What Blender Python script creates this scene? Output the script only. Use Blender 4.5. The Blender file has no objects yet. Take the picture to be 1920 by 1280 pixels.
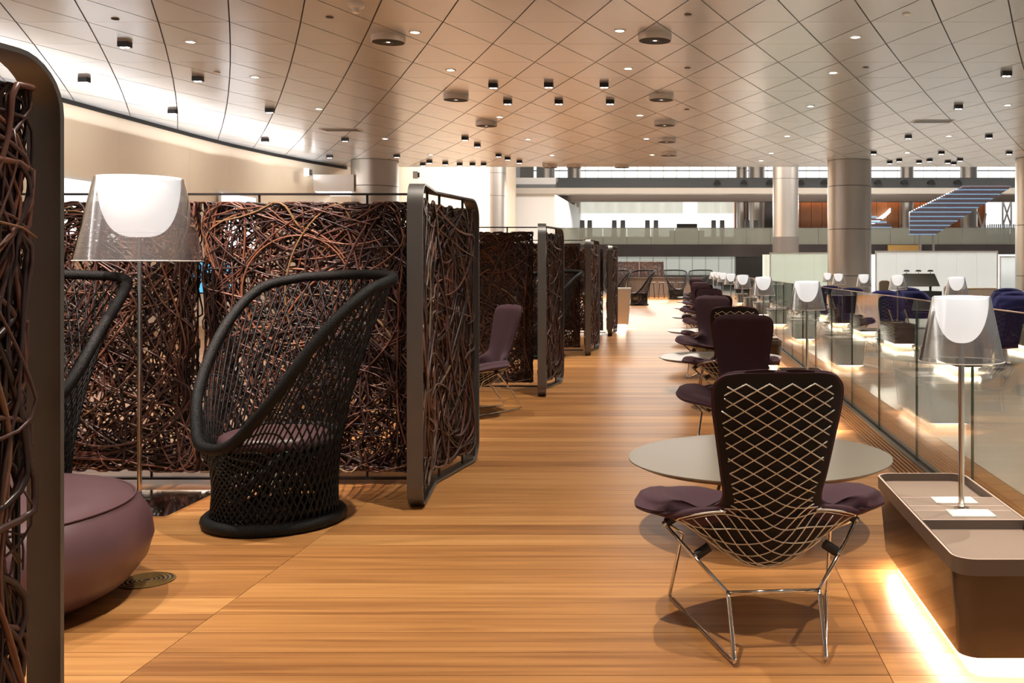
import bpy, math, random
import numpy as np
from mathutils import Vector, Matrix, noise
R = math.radians
PI = math.pi
random.seed(7)
rng = np.random.default_rng(11)
scene = bpy.context.scene
C = scene.collection

# ------------------------------------------------------------------ camera / world / exposure
EYE = 1.39          # eye height
F = 1860.0          # focal length in pixels of the 1920 wide frame
VX, VY = 1285.0, 505.0   # vanishing point of the depth direction
HC = 3.30           # ceiling above eye
ZC = EYE + HC
cam_data = bpy.data.cameras.new('camera')
cam = bpy.data.objects.new('camera', cam_data)
C.objects.link(cam)
cam.location = (0, 0, EYE)
cam.rotation_euler = (PI / 2, 0, 0)
cam_data.sensor_width = 36.0
cam_data.lens = F / 1920 * 36.0
cam_data.shift_x = -(VX - 960) / 1920
cam_data.shift_y = -(640 - VY) / 1920
cam_data.clip_start = 0.05
cam_data.clip_end = 400
scene.camera = cam
scene.view_settings.view_transform = 'Standard'
scene.view_settings.look = 'None'
scene.view_settings.gamma = 1
scene.view_settings.use_curve_mapping = False
scene.view_settings.exposure = 0.3
world = bpy.data.worlds.new('world')
scene.world = world
world.use_nodes = True
world.node_tree.nodes['Background'].inputs[0].default_value = (1.0, 0.97, 0.94, 1)
world.node_tree.nodes['Background'].inputs[1].default_value = 0.17


def light(name, kind, loc, energy, color=(1, .9, .78), rot=(0, 0, 0), size=.1, size_y=None, angle=110, blend=.6):
    d = bpy.data.lights.new(name, kind)
    d.energy = energy
    d.color = color
    if kind == 'AREA':
        d.shape = 'RECTANGLE'
        d.size = size
        d.size_y = size_y or size
    else:
        d.shadow_soft_size = size
    if kind == 'SPOT':
        d.spot_size = R(angle)
        d.spot_blend = blend
    o = bpy.data.objects.new(name, d)
    C.objects.link(o)
    o.location = loc
    o.rotation_euler = rot
    return o


# far hall: wide area lights added to brighten the mezzanine hall
for i, x in enumerate((-6, 6, 18)):
    light('hall_fill', 'AREA', (x, 47, 11.5), 2600, (1, .96, .92), (0, 0, 0), 8, 10)
for x in (-2, 10):  # added fill that brightens the wood wall under the mezzanine roof
    light('mezzanine_fill', 'AREA', (x, 70, 6.1), 1300, (1, .9, .78), (R(-25), 0, 0), 10, 1.5)
light('booth_spot', 'SPOT', (-3.05, 4.1, 4.6), 1500, (1, .80, .70), (R(33), 0, 0), .03, angle=34)
# uplights along the left wall
light('wall_uplight', 'AREA', (-11.80, 12.5, 4.15), 150, (1, .98, .97), (R(180), R(38), 0), .25, 25)
light('wall_uplight', 'AREA', (-11.66, 26.4, 4.15), 17, (1, .98, .97), (R(180), R(38), R(-5)), .25, 2.9)
light('wall_uplight', 'AREA', (-11.25, 29.2, 4.15), 17, (1, .98, .97), (R(180), R(38), R(-11)), .25, 2.9)
for y in (9, 14, 19, 23.5, 28):      # wall washers among the black box spots
    light('wall_washer', 'SPOT', (-9.6, y, 4.55), 95, (1, .93, .82), (0, R(52), 0), .08, angle=120, blend=1.0)
light('wall_washer', 'SPOT', (-8.2, 38, 7.5), 200, (1, .93, .82), (0, R(40), 0), .08, angle=120, blend=1.0)  # added beyond the ceiling edge to brighten the far wall

# ------------------------------------------------------------------ helpers
def at(px, py, d):
    return Vector(((px - VX) * d / F, d, EYE + (VY - py) * d / F))


def ceil_at(px, py):
    v = VY - py
    return Vector(((px - VX) * HC / v, F * HC / v, ZC))


def tag(o, label=None, cat=None, group=None, kind=None):
    if label: o['label'] = label
    if cat: o['category'] = cat
    if group: o['group'] = group
    if kind: o['kind'] = kind
    return o


def thing(name, label, cat, loc=(0, 0, 0), rz=0, group=None):
    o = bpy.data.objects.new(name, None)
    C.objects.link(o)
    o.empty_display_size = .1
    o.location = loc
    o.rotation_euler = (0, 0, rz)
    return tag(o, label, cat, group)


def copy_tree(o, parent=None):
    c = o.copy()
    C.objects.link(c)
    if parent: c.parent = parent
    for ch in list(o.children):
        copy_tree(ch, c)
    return c


def place(proto, state, loc, rz, label, group=None):
    o = proto if not state else copy_tree(proto)
    state.append(1)
    o.location = loc
    o.rotation_euler = (0, 0, rz)
    o['label'] = label
    if group: o['group'] = group
    return o


class MB:
    def __init__(s):
        s.v = []; s.f = []; s.m = []

    def add(s, v, f, mi=0):
        n = len(s.v)
        s.v += [tuple(p) for p in v]
        s.f += [tuple(i + n for i in q) for q in f]
        s.m += [mi] * len(f)
        return s

    def box(s, x0, x1, y0, y1, z0, z1, mi=0):
        v = [(x, y, z) for z in (z0, z1) for y in (y0, y1) for x in (x0, x1)]
        return s.add(v, [(0, 2, 3, 1), (4, 5, 7, 6), (0, 1, 5, 4), (2, 6, 7, 3), (0, 4, 6, 2), (1, 3, 7, 5)], mi)

    def prism(s, poly, z0, z1, mi=0, scale_top=None):
        """polygon (x, y) counter clockwise, extruded; optional second polygon for the top"""
        n = len(poly)
        top = scale_top or poly
        v = [(p[0], p[1], z0) for p in poly] + [(p[0], p[1], z1) for p in top]
        f = [tuple(range(n - 1, -1, -1)), tuple(range(n, 2 * n))]
        f += [(i, (i + 1) % n, n + (i + 1) % n, n + i) for i in range(n)]
        return s.add(v, f, mi)

    def tube(s, pts, r, k=8, closed=False, mi=0):
        v, f = tube_data(pts, r, k, closed)
        return s.add(v, f, mi)

    def lathe(s, prof, k=32, cx=0, cy=0, mi=0, cap=True):
        n = len(prof)
        v = [(cx + r * math.cos(2 * PI * i / k), cy + r * math.sin(2 * PI * i / k), z) for i in range(k) for r, z in prof]
        f = []
        for i in range(k):
            j = (i + 1) % k
            for q in range(n - 1):
                f.append((i * n + q, j * n + q, j * n + q + 1, i * n + q + 1))
        if cap:
            if prof[0][0] > 1e-5: f.append(tuple(i * n for i in range(k - 1, -1, -1)))
            if prof[-1][0] > 1e-5: f.append(tuple(i * n + n - 1 for i in range(k)))
        return s.add(v, f, mi)

    def build(s, name, mat, parent=None, smooth=False, kind=None, label=None):
        me = bpy.data.meshes.new(name)
        me.from_pydata(s.v, [], s.f)
        mats = mat if isinstance(mat, (list, tuple)) else [mat]
        for q in mats: me.materials.append(q)
        if len(mats) > 1: me.polygons.foreach_set('material_index', s.m)
        if smooth:
            me.polygons.foreach_set('use_smooth', [True] * len(me.polygons))
            if smooth != 'all':
                try: me.set_sharp_from_angle(angle=R(40))
                except Exception: pass
        me.update()
        return mesh_obj(name, me, parent, kind, label)


def mesh_obj(name, me, parent=None, kind=None, label=None):
    o = bpy.data.objects.new(name, me)
    C.objects.link(o)
    if parent: o.parent = parent
    if kind: o['kind'] = kind
    if label: o['label'] = label
    return o


def tube_data(pts, r, k=8, closed=False):
    P = np.array([tuple(p) for p in pts], float)
    n = len(P)
    rr = np.full(n, r) if np.isscalar(r) else np.array(r, float)
    if closed: T = np.roll(P, -1, 0) - np.roll(P, 1, 0)
    else: T = np.gradient(P, axis=0)
    T /= np.maximum(np.linalg.norm(T, axis=1), 1e-9)[:, None]
    up = np.array([0, 0, 1.0]) if abs(T[0][2]) < .9 else np.array([1.0, 0, 0])
    N = np.zeros_like(P)
    q = up - T[0] * up.dot(T[0]); q /= np.linalg.norm(q)
    N[0] = q
    for i in range(1, n):
        q = N[i - 1] - T[i] * N[i - 1].dot(T[i])
        l = np.linalg.norm(q)
        N[i] = q / l if l > 1e-6 else N[i - 1]
    B = np.cross(T, N)
    a = np.arange(k) * 2 * PI / k
    V = P[:, None] + rr[:, None, None] * (np.cos(a)[None, :, None] * N[:, None] + np.sin(a)[None, :, None] * B[:, None])
    V = V.reshape(-1, 3)
    f = []
    for i in range(n if closed else n - 1):
        j = (i + 1) % n
        for q in range(k):
            p = (q + 1) % k
            f.append((i * k + q, i * k + p, j * k + p, j * k + q))
    if not closed:
        f.append(tuple(range(k - 1, -1, -1)))
        f.append(tuple((n - 1) * k + q for q in range(k)))
    return [tuple(p) for p in V], f


def spline(pts, n, closed=False):
    """Catmull-Rom through points of any dimension, n samples per span"""
    P = np.array(pts, float)
    m = len(P)
    out = []
    spans = m if closed else m - 1
    for i in range(spans):
        if closed: a, b, c, d = P[(i - 1) % m], P[i], P[(i + 1) % m], P[(i + 2) % m]
        else: a, b, c, d = P[max(i - 1, 0)], P[i], P[i + 1], P[min(i + 2, m - 1)]
        for q in range(n):
            t = q / n
            out.append(.5 * ((2 * b) + (c - a) * t + (2 * a - 5 * b + 4 * c - d) * t * t + (-a + 3 * b - 3 * c + d) * t ** 3))
    if not closed: out.append(P[-1])
    return np.array(out)


def rrect(x0, x1, y0, y1, r, k=6):
    p = []
    for cx, cy, a in ((x1 - r, y1 - r, 0), (x0 + r, y1 - r, 90), (x0 + r, y0 + r, 180), (x1 - r, y0 + r, 270)):
        for i in range(k + 1):
            t = R(a + 90 * i / k)
            p.append((cx + r * math.cos(t), cy + r * math.sin(t)))
    return p


# ------------------------------------------------------------------ materials
def mat(name, col, rough=.5, metal=0.0, emit=None, es=0.0, spec=None, coat=0, var=0.0, vscale=6.0, bump=0.0, bscale=60.0):
    m = bpy.data.materials.new(name)
    m.use_nodes = True
    nt = m.node_tree
    b = nt.nodes['Principled BSDF']
    b.inputs['Base Color'].default_value = (*col, 1)
    b.inputs['Roughness'].default_value = rough
    b.inputs['Metallic'].default_value = metal
    if coat: b.inputs['Coat Weight'].default_value = coat
    if spec is not None: b.inputs['Specular IOR Level'].default_value = spec
    if emit:
        b.inputs['Emission Color'].default_value = (*emit, 1)
        b.inputs['Emission Strength'].default_value = es
    if var or bump:
        tc = nt.nodes.new('ShaderNodeTexCoord')
        nz = nt.nodes.new('ShaderNodeTexNoise')
        nz.inputs['Scale'].default_value = vscale if var else bscale
        nz.inputs['Detail'].default_value = 4
        nt.links.new(tc.outputs['Object'], nz.inputs['Vector'])
        if var:
            mx = nt.nodes.new('ShaderNodeMix'); mx.data_type = 'RGBA'
            mx.inputs['A'].default_value = (*[c * (1 - var) for c in col], 1)
            mx.inputs['B'].default_value = (*[min(1, c * (1 + var)) for c in col], 1)
            nt.links.new(nz.outputs['Fac'], mx.inputs['Factor'])
            nt.links.new(mx.outputs['Result'], b.inputs['Base Color'])
        if bump:
            n2 = nz
            if var:
                n2 = nt.nodes.new('ShaderNodeTexNoise')
                n2.inputs['Scale'].default_value = bscale
                nt.links.new(tc.outputs['Object'], n2.inputs['Vector'])
            bp = nt.nodes.new('ShaderNodeBump')
            bp.inputs['Strength'].default_value = bump
            bp.inputs['Distance'].default_value = .005
            nt.links.new(n2.outputs['Fac'], bp.inputs['Height'])
            nt.links.new(bp.outputs['Normal'], b.inputs['Normal'])
    return m


def thin_glass(name, tint=(.96, .98, .97), rough=0.0, refl=1.0, ior=1.5, diffuse=0.0, dcol=(1, 1, 1)):
    """clear pane: straight transmission with a Fresnel mirror, optional milky share"""
    m = bpy.data.materials.new(name)
    m.use_nodes = True
    nt = m.node_tree
    nt.nodes.clear()
    out = nt.nodes.new('ShaderNodeOutputMaterial')
    tr = nt.nodes.new('ShaderNodeBsdfTransparent'); tr.inputs[0].default_value = (*tint, 1)
    gl = nt.nodes.new('ShaderNodeBsdfGlossy'); gl.inputs['Roughness'].default_value = rough
    fr = nt.nodes.new('ShaderNodeFresnel')
    gb = nt.nodes.new('ShaderNodeNewGeometry')      # same Fresnel on both faces of a pane
    mi = nt.nodes.new('ShaderNodeMix'); mi.data_type = 'FLOAT'
    mi.inputs['A'].default_value = ior; mi.inputs['B'].default_value = 1 / ior
    nt.links.new(gb.outputs['Backfacing'], mi.inputs['Factor'])
    nt.links.new(mi.outputs['Result'], fr.inputs[0])
    mu = nt.nodes.new('ShaderNodeMath'); mu.operation = 'MULTIPLY'; mu.inputs[1].default_value = refl
    mu.use_clamp = True
    mx = nt.nodes.new('ShaderNodeMixShader')
    nt.links.new(fr.outputs[0], mu.inputs[0])
    nt.links.new(mu.outputs[0], mx.inputs[0])
    base = tr.outputs[0]
    if diffuse:
        df = nt.nodes.new('ShaderNodeBsdfDiffuse'); df.inputs[0].default_value = (*dcol, 1)
        tl = nt.nodes.new('ShaderNodeBsdfTranslucent'); tl.inputs[0].default_value = (*dcol, 1)
        a = nt.nodes.new('ShaderNodeMixShader'); a.inputs[0].default_value = .5
        nt.links.new(df.outputs[0], a.inputs[1]); nt.links.new(tl.outputs[0], a.inputs[2])
        b = nt.nodes.new('ShaderNodeMixShader'); b.inputs[0].default_value = diffuse
        nt.links.new(tr.outputs[0], b.inputs[1]); nt.links.new(a.outputs[0], b.inputs[2])
        base = b.outputs[0]
    nt.links.new(base, mx.inputs[1])
    nt.links.new(gl.outputs[0], mx.inputs[2])
    nt.links.new(mx.outputs[0], out.inputs[0])
    return m


def wood_floor_mat():
    m = bpy.data.materials.new('oiled_board_wood')
    m.use_nodes = True
    nt = m.node_tree
    b = nt.nodes['Principled BSDF']
    L = nt.links.new
    geo = nt.nodes.new('ShaderNodeNewGeometry')
    sep = nt.nodes.new('ShaderNodeSeparateXYZ'); L(geo.outputs['Position'], sep.inputs[0])

    def math_(op, a, v=None, w=None):
        n = nt.nodes.new('ShaderNodeMath'); n.operation = op
        if hasattr(a, 'links'): L(a, n.inputs[0])
        else: n.inputs[0].default_value = a
        if v is not None:
            if hasattr(v, 'links'): L(v, n.inputs[1])
            else: n.inputs[1].default_value = v
        return n.outputs[0]
    row = math_('FLOOR', math_('DIVIDE', sep.outputs['Y'], .2))
    colm = math_('FLOOR', math_('DIVIDE', math_('ADD', sep.outputs['X'], 1.9), 2.6))
    cb = nt.nodes.new('ShaderNodeCombineXYZ'); L(row, cb.inputs[0]); L(colm, cb.inputs[1])
    wn = nt.nodes.new('ShaderNodeTexWhiteNoise'); wn.noise_dimensions = '2D'; L(cb.outputs[0], wn.inputs['Vector'])
    # grain stretched along the board (X), shifted per board
    gx = math_('ADD', math_('MULTIPLY', sep.outputs['X'], .9), math_('MULTIPLY', wn.outputs['Value'], 37.0))
    gv = nt.nodes.new('ShaderNodeCombineXYZ'); L(gx, gv.inputs[0]); L(math_('MULTIPLY', sep.outputs['Y'], 26.0), gv.inputs[1])
    nz = nt.nodes.new('ShaderNodeTexNoise'); nz.inputs['Scale'].default_value = 1.0; nz.inputs['Detail'].default_value = 6
    nz.inputs['Distortion'].default_value = .6
    L(gv.outputs[0], nz.inputs['Vector'])
    f = math_('ADD', math_('MULTIPLY', nz.outputs['Fac'], .75), math_('MULTIPLY', wn.outputs['Value'], .32))
    cr = nt.nodes.new('ShaderNodeValToRGB')
    e = cr.color_ramp.elements
    e[0].position = .25; e[0].color = (.21, .080, .024, 1)
    e[1].position = .85; e[1].color = (.60, .31, .110, 1)
    q = cr.color_ramp.elements.new(.55); q.color = (.42, .188, .058, 1)
    L(f, cr.inputs[0]); L(cr.outputs[0], b.inputs['Base Color'])
    b.inputs['Roughness'].default_value = .34
    b.inputs['Specular IOR Level'].default_value = .5
    return m


def stone_mat(name, c0, c1, rough, scale=.35):
    m = bpy.data.materials.new(name); m.use_nodes = True
    nt = m.node_tree; b = nt.nodes['Principled BSDF']
    geo = nt.nodes.new('ShaderNodeNewGeometry')
    nz = nt.nodes.new('ShaderNodeTexNoise'); nz.inputs['Scale'].default_value = scale; nz.inputs['Detail'].default_value = 5
    nt.links.new(geo.outputs['Position'], nz.inputs['Vector'])
    mx = nt.nodes.new('ShaderNodeMix'); mx.data_type = 'RGBA'
    mx.inputs['A'].default_value = (*c0, 1); mx.inputs['B'].default_value = (*c1, 1)
    nt.links.new(nz.outputs['Fac'], mx.inputs['Factor']); nt.links.new(mx.outputs['Result'], b.inputs['Base Color'])
    b.inputs['Roughness'].default_value = rough
    return m


def vine_mat():
    m = bpy.data.materials.new('willow_vine'); m.use_nodes = True
    nt = m.node_tree; b = nt.nodes['Principled BSDF']
    a = nt.nodes.new('ShaderNodeAttribute'); a.attribute_name = 'vine'
    cr = nt.nodes.new('ShaderNodeValToRGB'); cr.color_ramp.interpolation = 'LINEAR'
    e = cr.color_ramp.elements
    e[0].position = 0; e[0].color = (.022, .013, .012, 1)
    e[1].position = 1; e[1].color = (.23, .13, .06, 1)
    for p, c in ((.35, (.062, .03, .026)), (.6, (.125, .052, .038)), (.82, (.21, .08, .042)), (.92, (.16, .11, .06))):
        q = cr.color_ramp.elements.new(p); q.color = (*c, 1)
    nt.links.new(a.outputs['Fac'], cr.inputs[0])
    nt.links.new(cr.outputs[0], b.inputs['Base Color'])
    b.inputs['Roughness'].default_value = .36
    return m


M = dict(
    board=wood_floor_mat(),
    tile=stone_mat('cream_polished_stone', (.66, .58, .49), (.74, .67, .58), .13),
    subfloor=mat('dark_floor_joint', (.09, .05, .03), .8),
    grout=mat('stone_joint', (.36, .32, .28), .7),
    panel=mat('satin_ceiling_metal', (.53, .545, .56), .23, .35, var=.04, vscale=.7),
    void=mat('ceiling_void', (.05, .042, .037), .8),
    wall=mat('cream_wall_panel', (.85, .75, .60), .7, var=.02, vscale=.8),
    white=mat('white_paint', (.82, .80, .77), .5),
    black=mat('black_powder_coat', (.012, .012, .014), .45),
    blackm=mat('matt_black', (.008, .008, .008), .7),
    band=mat('bronze_grey_steel', (.15, .145, .14), .42, .6),
    rod=mat('dark_steel_rod', (.03, .027, .026), .4, .6),
    vine=vine_mat(),
    weave=mat('black_woven_cord', (.007, .007, .008), .34, spec=.3, bump=.5, bscale=240),
    rope=mat('black_wrapped_rope', (.008, .008, .008), .5, spec=.22, bump=1.0, bscale=170),
    leather=mat('plum_leather', (.105, .052, .06), .36, var=.12, vscale=5, bump=.08, bscale=350),
    fabric=mat('plum_wool', (.054, .019, .029), .85, var=.10, vscale=9, bump=.25, bscale=500),
    lining=mat('black_lining', (.010, .008, .009), .9),
    chrome=mat('chrome', (.75, .73, .70), .10, 1.0),
    wire=mat('warm_chrome_wire', (.78, .74, .66), .25, .45),
    rubber=mat('black_rubber', (.01, .01, .01), .5),
    tabletop=mat('taupe_lacquer', (.205, .18, .138), .28),
    tableedge=mat('bronze_edge', (.22, .15, .09), .4, .3),
    blockbody=mat('brown_gloss_lacquer', (.075, .044, .028), .16, coat=.4),
    blockrim=mat('taupe_rim', (.135, .10, .080), .35),
    tray=mat('taupe_tray_leather', (.36, .265, .21), .30),
    edge=mat('pale_pink_edge', (.80, .60, .50), .4),
    plinth=mat('cream_plinth', (.80, .66, .50), .5),
    led=mat('warm_led_strip', (1, .85, .65), .5, emit=(1, .86, .66), es=85),
    lamp_on=mat('lit_opal_diffuser', (.9, .9, .9), .4, emit=(1, .97, .95), es=.95),
    shade=thin_glass('smoked_clear_shade', (.86, .86, .86), .08, 2.6, 1.5, .07, (.85, .87, .9)),
    glass=thin_glass('balustrade_glass', (.93, .955, .935), 0, 1.0),
    glassedge=mat('green_glass_edge', (.05, .11, .085), .15),
    frost=thin_glass('frosted_screen_glass', (.8, .85, .82), .15, 1.0, 1.5, .72, (.80, .86, .80)),
    frost2=thin_glass('white_screen_glass', (.85, .87, .87), .12, 1.0, 1.5, .62, (.86, .88, .88)),
    down=mat('lit_downlight', (1, 1, 1), .4, emit=(1, .92, .80), es=9),
    spotface=mat('spot_lens', (1, 1, 1), .4, emit=(1, .95, .9), es=2.2),
    canbody=mat('can_white', (.66, .60, .54), .4, .2),
    column=mat('brushed_column_metal', (.46, .42, .38), .34, .85),
    coldark=mat('column_foot_cladding', (.10, .085, .075), .35),
    slat=mat('orange_wood_slat', (.42, .17, .05), .4),
    card=mat('white_card', (.88, .88, .86), .5),
    blue=mat('navy_blue_wool', (.012, .012, .10), .85, bump=.2, bscale=300),
    taupe=mat('taupe_upholstery', (.27, .215, .165), .8),
    wallwood=mat('orange_wood_wall', (.42, .17, .065), .5, var=.35, vscale=1.4),
    greyroof=mat('blue_grey_metal', (.14, .16, .175), .35, .6, var=.2, vscale=.25),
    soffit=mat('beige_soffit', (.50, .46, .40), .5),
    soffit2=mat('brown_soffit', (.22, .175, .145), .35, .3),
    darkgloss=mat('dark_gloss_fascia', (.03, .024, .022), .14, coat=.3, var=.5, vscale=.3),
    curtain=mat('glowing_pale_curtain', (.72, .72, .64), .8, emit=(.85, .86, .76), es=.42),  # emission stands in for the light falling on the curtain
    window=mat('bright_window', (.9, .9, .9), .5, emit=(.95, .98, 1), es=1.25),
    glowpleats=mat('white_glow_pleats', (.8, .8, .8), .8, emit=(.92, .95, .95), es=.55),  # added glow that backlights the frosted screens
    balus=thin_glass('mezzanine_glass', (.55, .57, .52), .05, 1.0, 1.5, .5, (.36, .36, .31)),
    bluelit=mat('painted_blue_light_slat', (.25, .38, .5), .25, .5, emit=(.22, .45, .75), es=.30),  # reflected blue light put into the slat colour and emission
    purpleslat=mat('mauve_metal_slat', (.17, .14, .17), .3, .6),
    screen=mat('blue_screen', (.02, .1, .2), .3, emit=(.10, .45, .75), es=1.1),
    warmline=mat('warm_cove_line', (1, .8, .6), .5, emit=(1, .5, .22), es=2.0),
    stonebox=mat('beige_stone', (.60, .47, .34), .5, var=.06, vscale=8),
    mesh=mat('metal_mesh', (.45, .48, .52), .35, .7),
    brass=mat('brass_grille', (.40, .24, .08), .35, .7),
    dkgreen=mat('dark_olive_panel', (.045, .042, .034), .5),
    wicket=mat('far_brown', (.06, .035, .025), .7),
)

# ------------------------------------------------------------------ FLOOR (wood boards 0.2 deep x 2.6 long)
def structure(o):
    o['kind'] = 'structure'
    return o


WX1 = 2.08
floor = structure(MB().box(-12.6, WX1, -6, 54, -.06, -.006).build('floor', M['subfloor']))
tag(floor, 'wooden floor of wide orange-brown boards running crosswise')
bm = MB().box(.0015, 2.5985, .0015, .1985, -.02, 0)
me_board = bpy.data.meshes.new('board'); me_board.from_pydata(bm.v, [], bm.f); me_board.materials.append(M['board'])
cells = []
for j in range(-30, 270):
    y0 = j * .2
    for i in range(-5, 2):
        x0 = -1.9 + 2.6 * i
        x1 = min(x0 + 2.6, WX1)
        x0c = max(x0, -12.6)
        if x1 - x0c < .05: continue
        cells.append((x0c, x1, y0, x0 == x0c and x1 == x0 + 2.6))
vis = [c for c in cells if c[2] > 3.1 and (VX + c[1] * F / c[2] > 100) and c[3]]
vis.sort(key=lambda c: c[2])
single = set((c[0], c[2]) for c in vis[:300])
rest = MB()
GRX0, GRX1 = 1.455, 1.655      # recess for the wood grille
for x0, x1, y0, full in cells:
    if (x0, y0) in single:
        o = mesh_obj('board', me_board, floor); o.location = (x0, y0, 0)
    else:
        if x0 < GRX0 < x1:
            rest.box(x0 + .0015, GRX0, y0 + .0015, y0 + .1985, -.02, 0)
            rest.box(GRX1 + .06, x1 - .0015, y0 + .0015, y0 + .1985, -.02, 0)
        else:
            rest.box(x0 + .0015, x1 - .0015, y0 + .0015, y0 + .1985, -.02, 0)
rest.build('boards', M['board'], floor, kind='stuff')

# tiled lounge floor
floor2 = structure(MB().box(WX1, 24, -6, 62, -.06, -.006).build('floor_lounge', M['grout']))
tag(floor2, 'cream polished stone floor of the lounge beyond the glass')
bm = MB().box(.002, 1.498, .002, 1.498, -.02, 0)
me_tile = bpy.data.meshes.new('tile'); me_tile.from_pydata(bm.v, [], bm.f); me_tile.materials.append(M['tile'])
rest = MB(); cnt = 0
tl = []
for j in range(-4, 41):
    for i in range(15):
        x0 = WX1 + .004 + 1.5 * i; y0 = j * 1.5
        px = VX + (x0) * F / max(y0, .5)
        tl.append((y0, x0, y0 > 2.5 and px < 1990))
for y0, x0, v in sorted(tl):
    if v and cnt < 290:
        o = mesh_obj('tile', me_tile, floor2); o.location = (x0, y0, 0); cnt += 1
    else: rest.box(x0 + .002, x0 + 1.498, y0 + .002, y0 + 1.498, -.02, 0)
rest.build('tiles', M['tile'], floor2, kind='stuff')
structure(MB().box(-12.6, WX1, 54, 90, -.06, 0).build('floor_far', M['tile']))
# ------------------------------------------------------------------ CEILING
ceiling = structure(MB().box(-12.3, 16, -6, 31.9, ZC + .014, ZC + .25).build('ceiling', M['void']))
tag(ceiling, 'satin metal ceiling of long diamond-shaped panels')
ROW0, DROW, HP = 13.23, 1.285, .485


def node(i2, j):
    d = ROW0 + DROW * j
    return Vector((3 + (.512 + HP * i2 - 3) * (1 + (d - 15.8) / 120), d))


def clip(poly, axis, lim, keep_greater):
    out = []
    n = len(poly)
    for i in range(n):
        a, b = poly[i], poly[(i + 1) % n]
        ia = (a[axis] >= lim) == keep_greater
        ib = (b[axis] >= lim) == keep_greater
        if ia: out.append(a)
        if ia != ib:
            t = (lim - a[axis]) / (b[axis] - a[axis])
            out.append(a.lerp(b, t))
    return out


diam = []
for j in range(-15, 15):
    for i2 in range(-44, 40):
        if (i2 + j) % 2: continue
        a, b, c, d = node(i2, j), node(i2 + 1, j + 1), node(i2, j + 2), node(i2 - 1, j + 1)
        cen = (a + b + c + d) / 4
        if not (-12.8 < cen.x < 15.5): continue
        sh = 1 - .021
        q = [cen + (p - cen) * sh for p in (a, b, c, d)]
        tris = []
        for tri, gy in (((q[0], q[1], q[3]), -.004), ((q[3], q[1], q[2]), .004)):
            t = [Vector((p.x, p.y + (gy if abs(p.y - cen.y) < .3 else 0))) for p in tri]
            t = clip(t, 0, -12.05, True)
            if t: t = clip(t, 1, 31.75, False)
            if len(t) > 2: tris.append(t)
        if tris:
            px = VX + cen.x * F / max(cen.y, 1)
            diam.append((cen.y, cen, tris, cen.y > 11.5 and -60 < px < 1980))
diam.sort(key=lambda t: t[0])
rest = MB(); cnt = 0
for y, cen, tris, v in diam:
    mb = MB() if (v and cnt < 298) else rest
    for t in tris: mb.prism([(p.x, p.y) for p in t], ZC, ZC + .010)
    if mb is not rest:
        mb.build('ceiling_panel', M['panel'], ceiling); cnt += 1
rest.build('ceiling_panels', M['panel'], ceiling, kind='stuff')
MB().box(-12.3, 16, 31.76, 31.9, ZC - .002, ZC + .5).build('edge_trim', M['panel'], ceiling)

# ------------------------------------------------------------------ LEFT WALL (panels) and cove line
plan = [(-12.0, -6), (-12.0, -3), (-12.0, 0), (-12.0, 3), (-12.0, 6), (-12.0, 9), (-12.0, 12), (-12.0, 15), (-12, 18), (-12, 21), (-12, 24)]
plan += [(-11.93, 26), (-11.7, 28.2), (-11.35, 30.2), (-10.9, 31.9), (-10.45, 33.6), (-10.3, 36)]
plan += [(-10.3, y) for y in (40, 44, 48, 52, 56, 60)]
wall = MB(); cove = MB()
for (x0, y0), (x1, y1) in zip(plan[:-1], plan[1:]):
    wall.add([(x0 - .2, y0, 0), (x1 - .2, y1, 0), (x1 - .2, y1, 9), (x0 - .2, y0, 9),
              (x0 - .015, y0, 0), (x1 - .015, y1, 0), (x1 - .015, y1, 9), (x0 - .015, y0, 9)],
             [(0, 3, 2, 1), (4, 5, 6, 7), (0, 1, 5, 4), (3, 7, 6, 2), (0, 4, 7, 3), (1, 2, 6, 5)])
wl = structure(wall.build('wall_left', M['wall']))
tag(wl, 'plain cream wall curving inwards at its far end')
for (x0, y0), (x1, y1) in zip(plan[:-1], plan[1:]):
    dx, dy = x1 - x0, y1 - y0
    l = math.hypot(dx, dy); e = .002 / l
    if 26 < y1 < 37: e = 0
    a = (x0 + dx * e, y0 + dy * e); b = (x1 - dx * e, y1 - dy * e)
    top = ZC - .085 if y1 < 32.5 else 8.6
    MB().add([(a[0] - .015, a[1], 0), (b[0] - .015, b[1], 0), (b[0] - .015, b[1], top), (a[0] - .015, a[1], top),
              (a[0], a[1], 0), (b[0], b[1], 0), (b[0], b[1], top), (a[0], a[1], top)],
             [(0, 3, 2, 1), (4, 5, 6, 7), (0, 1, 5, 4), (3, 7, 6, 2), (0, 4, 7, 3), (1, 2, 6, 5)]).build('wall_panel', M['wall'], wl)
    if y1 < 32.5:
        cove.add([(x0 - .02, y0, ZC - .085), (x1 - .02, y1, ZC - .085), (x1 - .02, y1, ZC - .001), (x0 - .02, y0, ZC - .001),
                  (x0 + .03, y0, ZC - .085), (x1 + .03, y1, ZC - .085), (x1 + .03, y1, ZC - .001), (x0 + .03, y0, ZC - .001)],
                 [(0, 3, 2, 1), (4, 5, 6, 7), (0, 1, 5, 4), (3, 7, 6, 2), (0, 4, 7, 3), (1, 2, 6, 5)])
t = structure(cove.build('trim_1', M['blackm'])); tag(t, 'black shadow line where the ceiling meets the cream wall')
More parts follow.
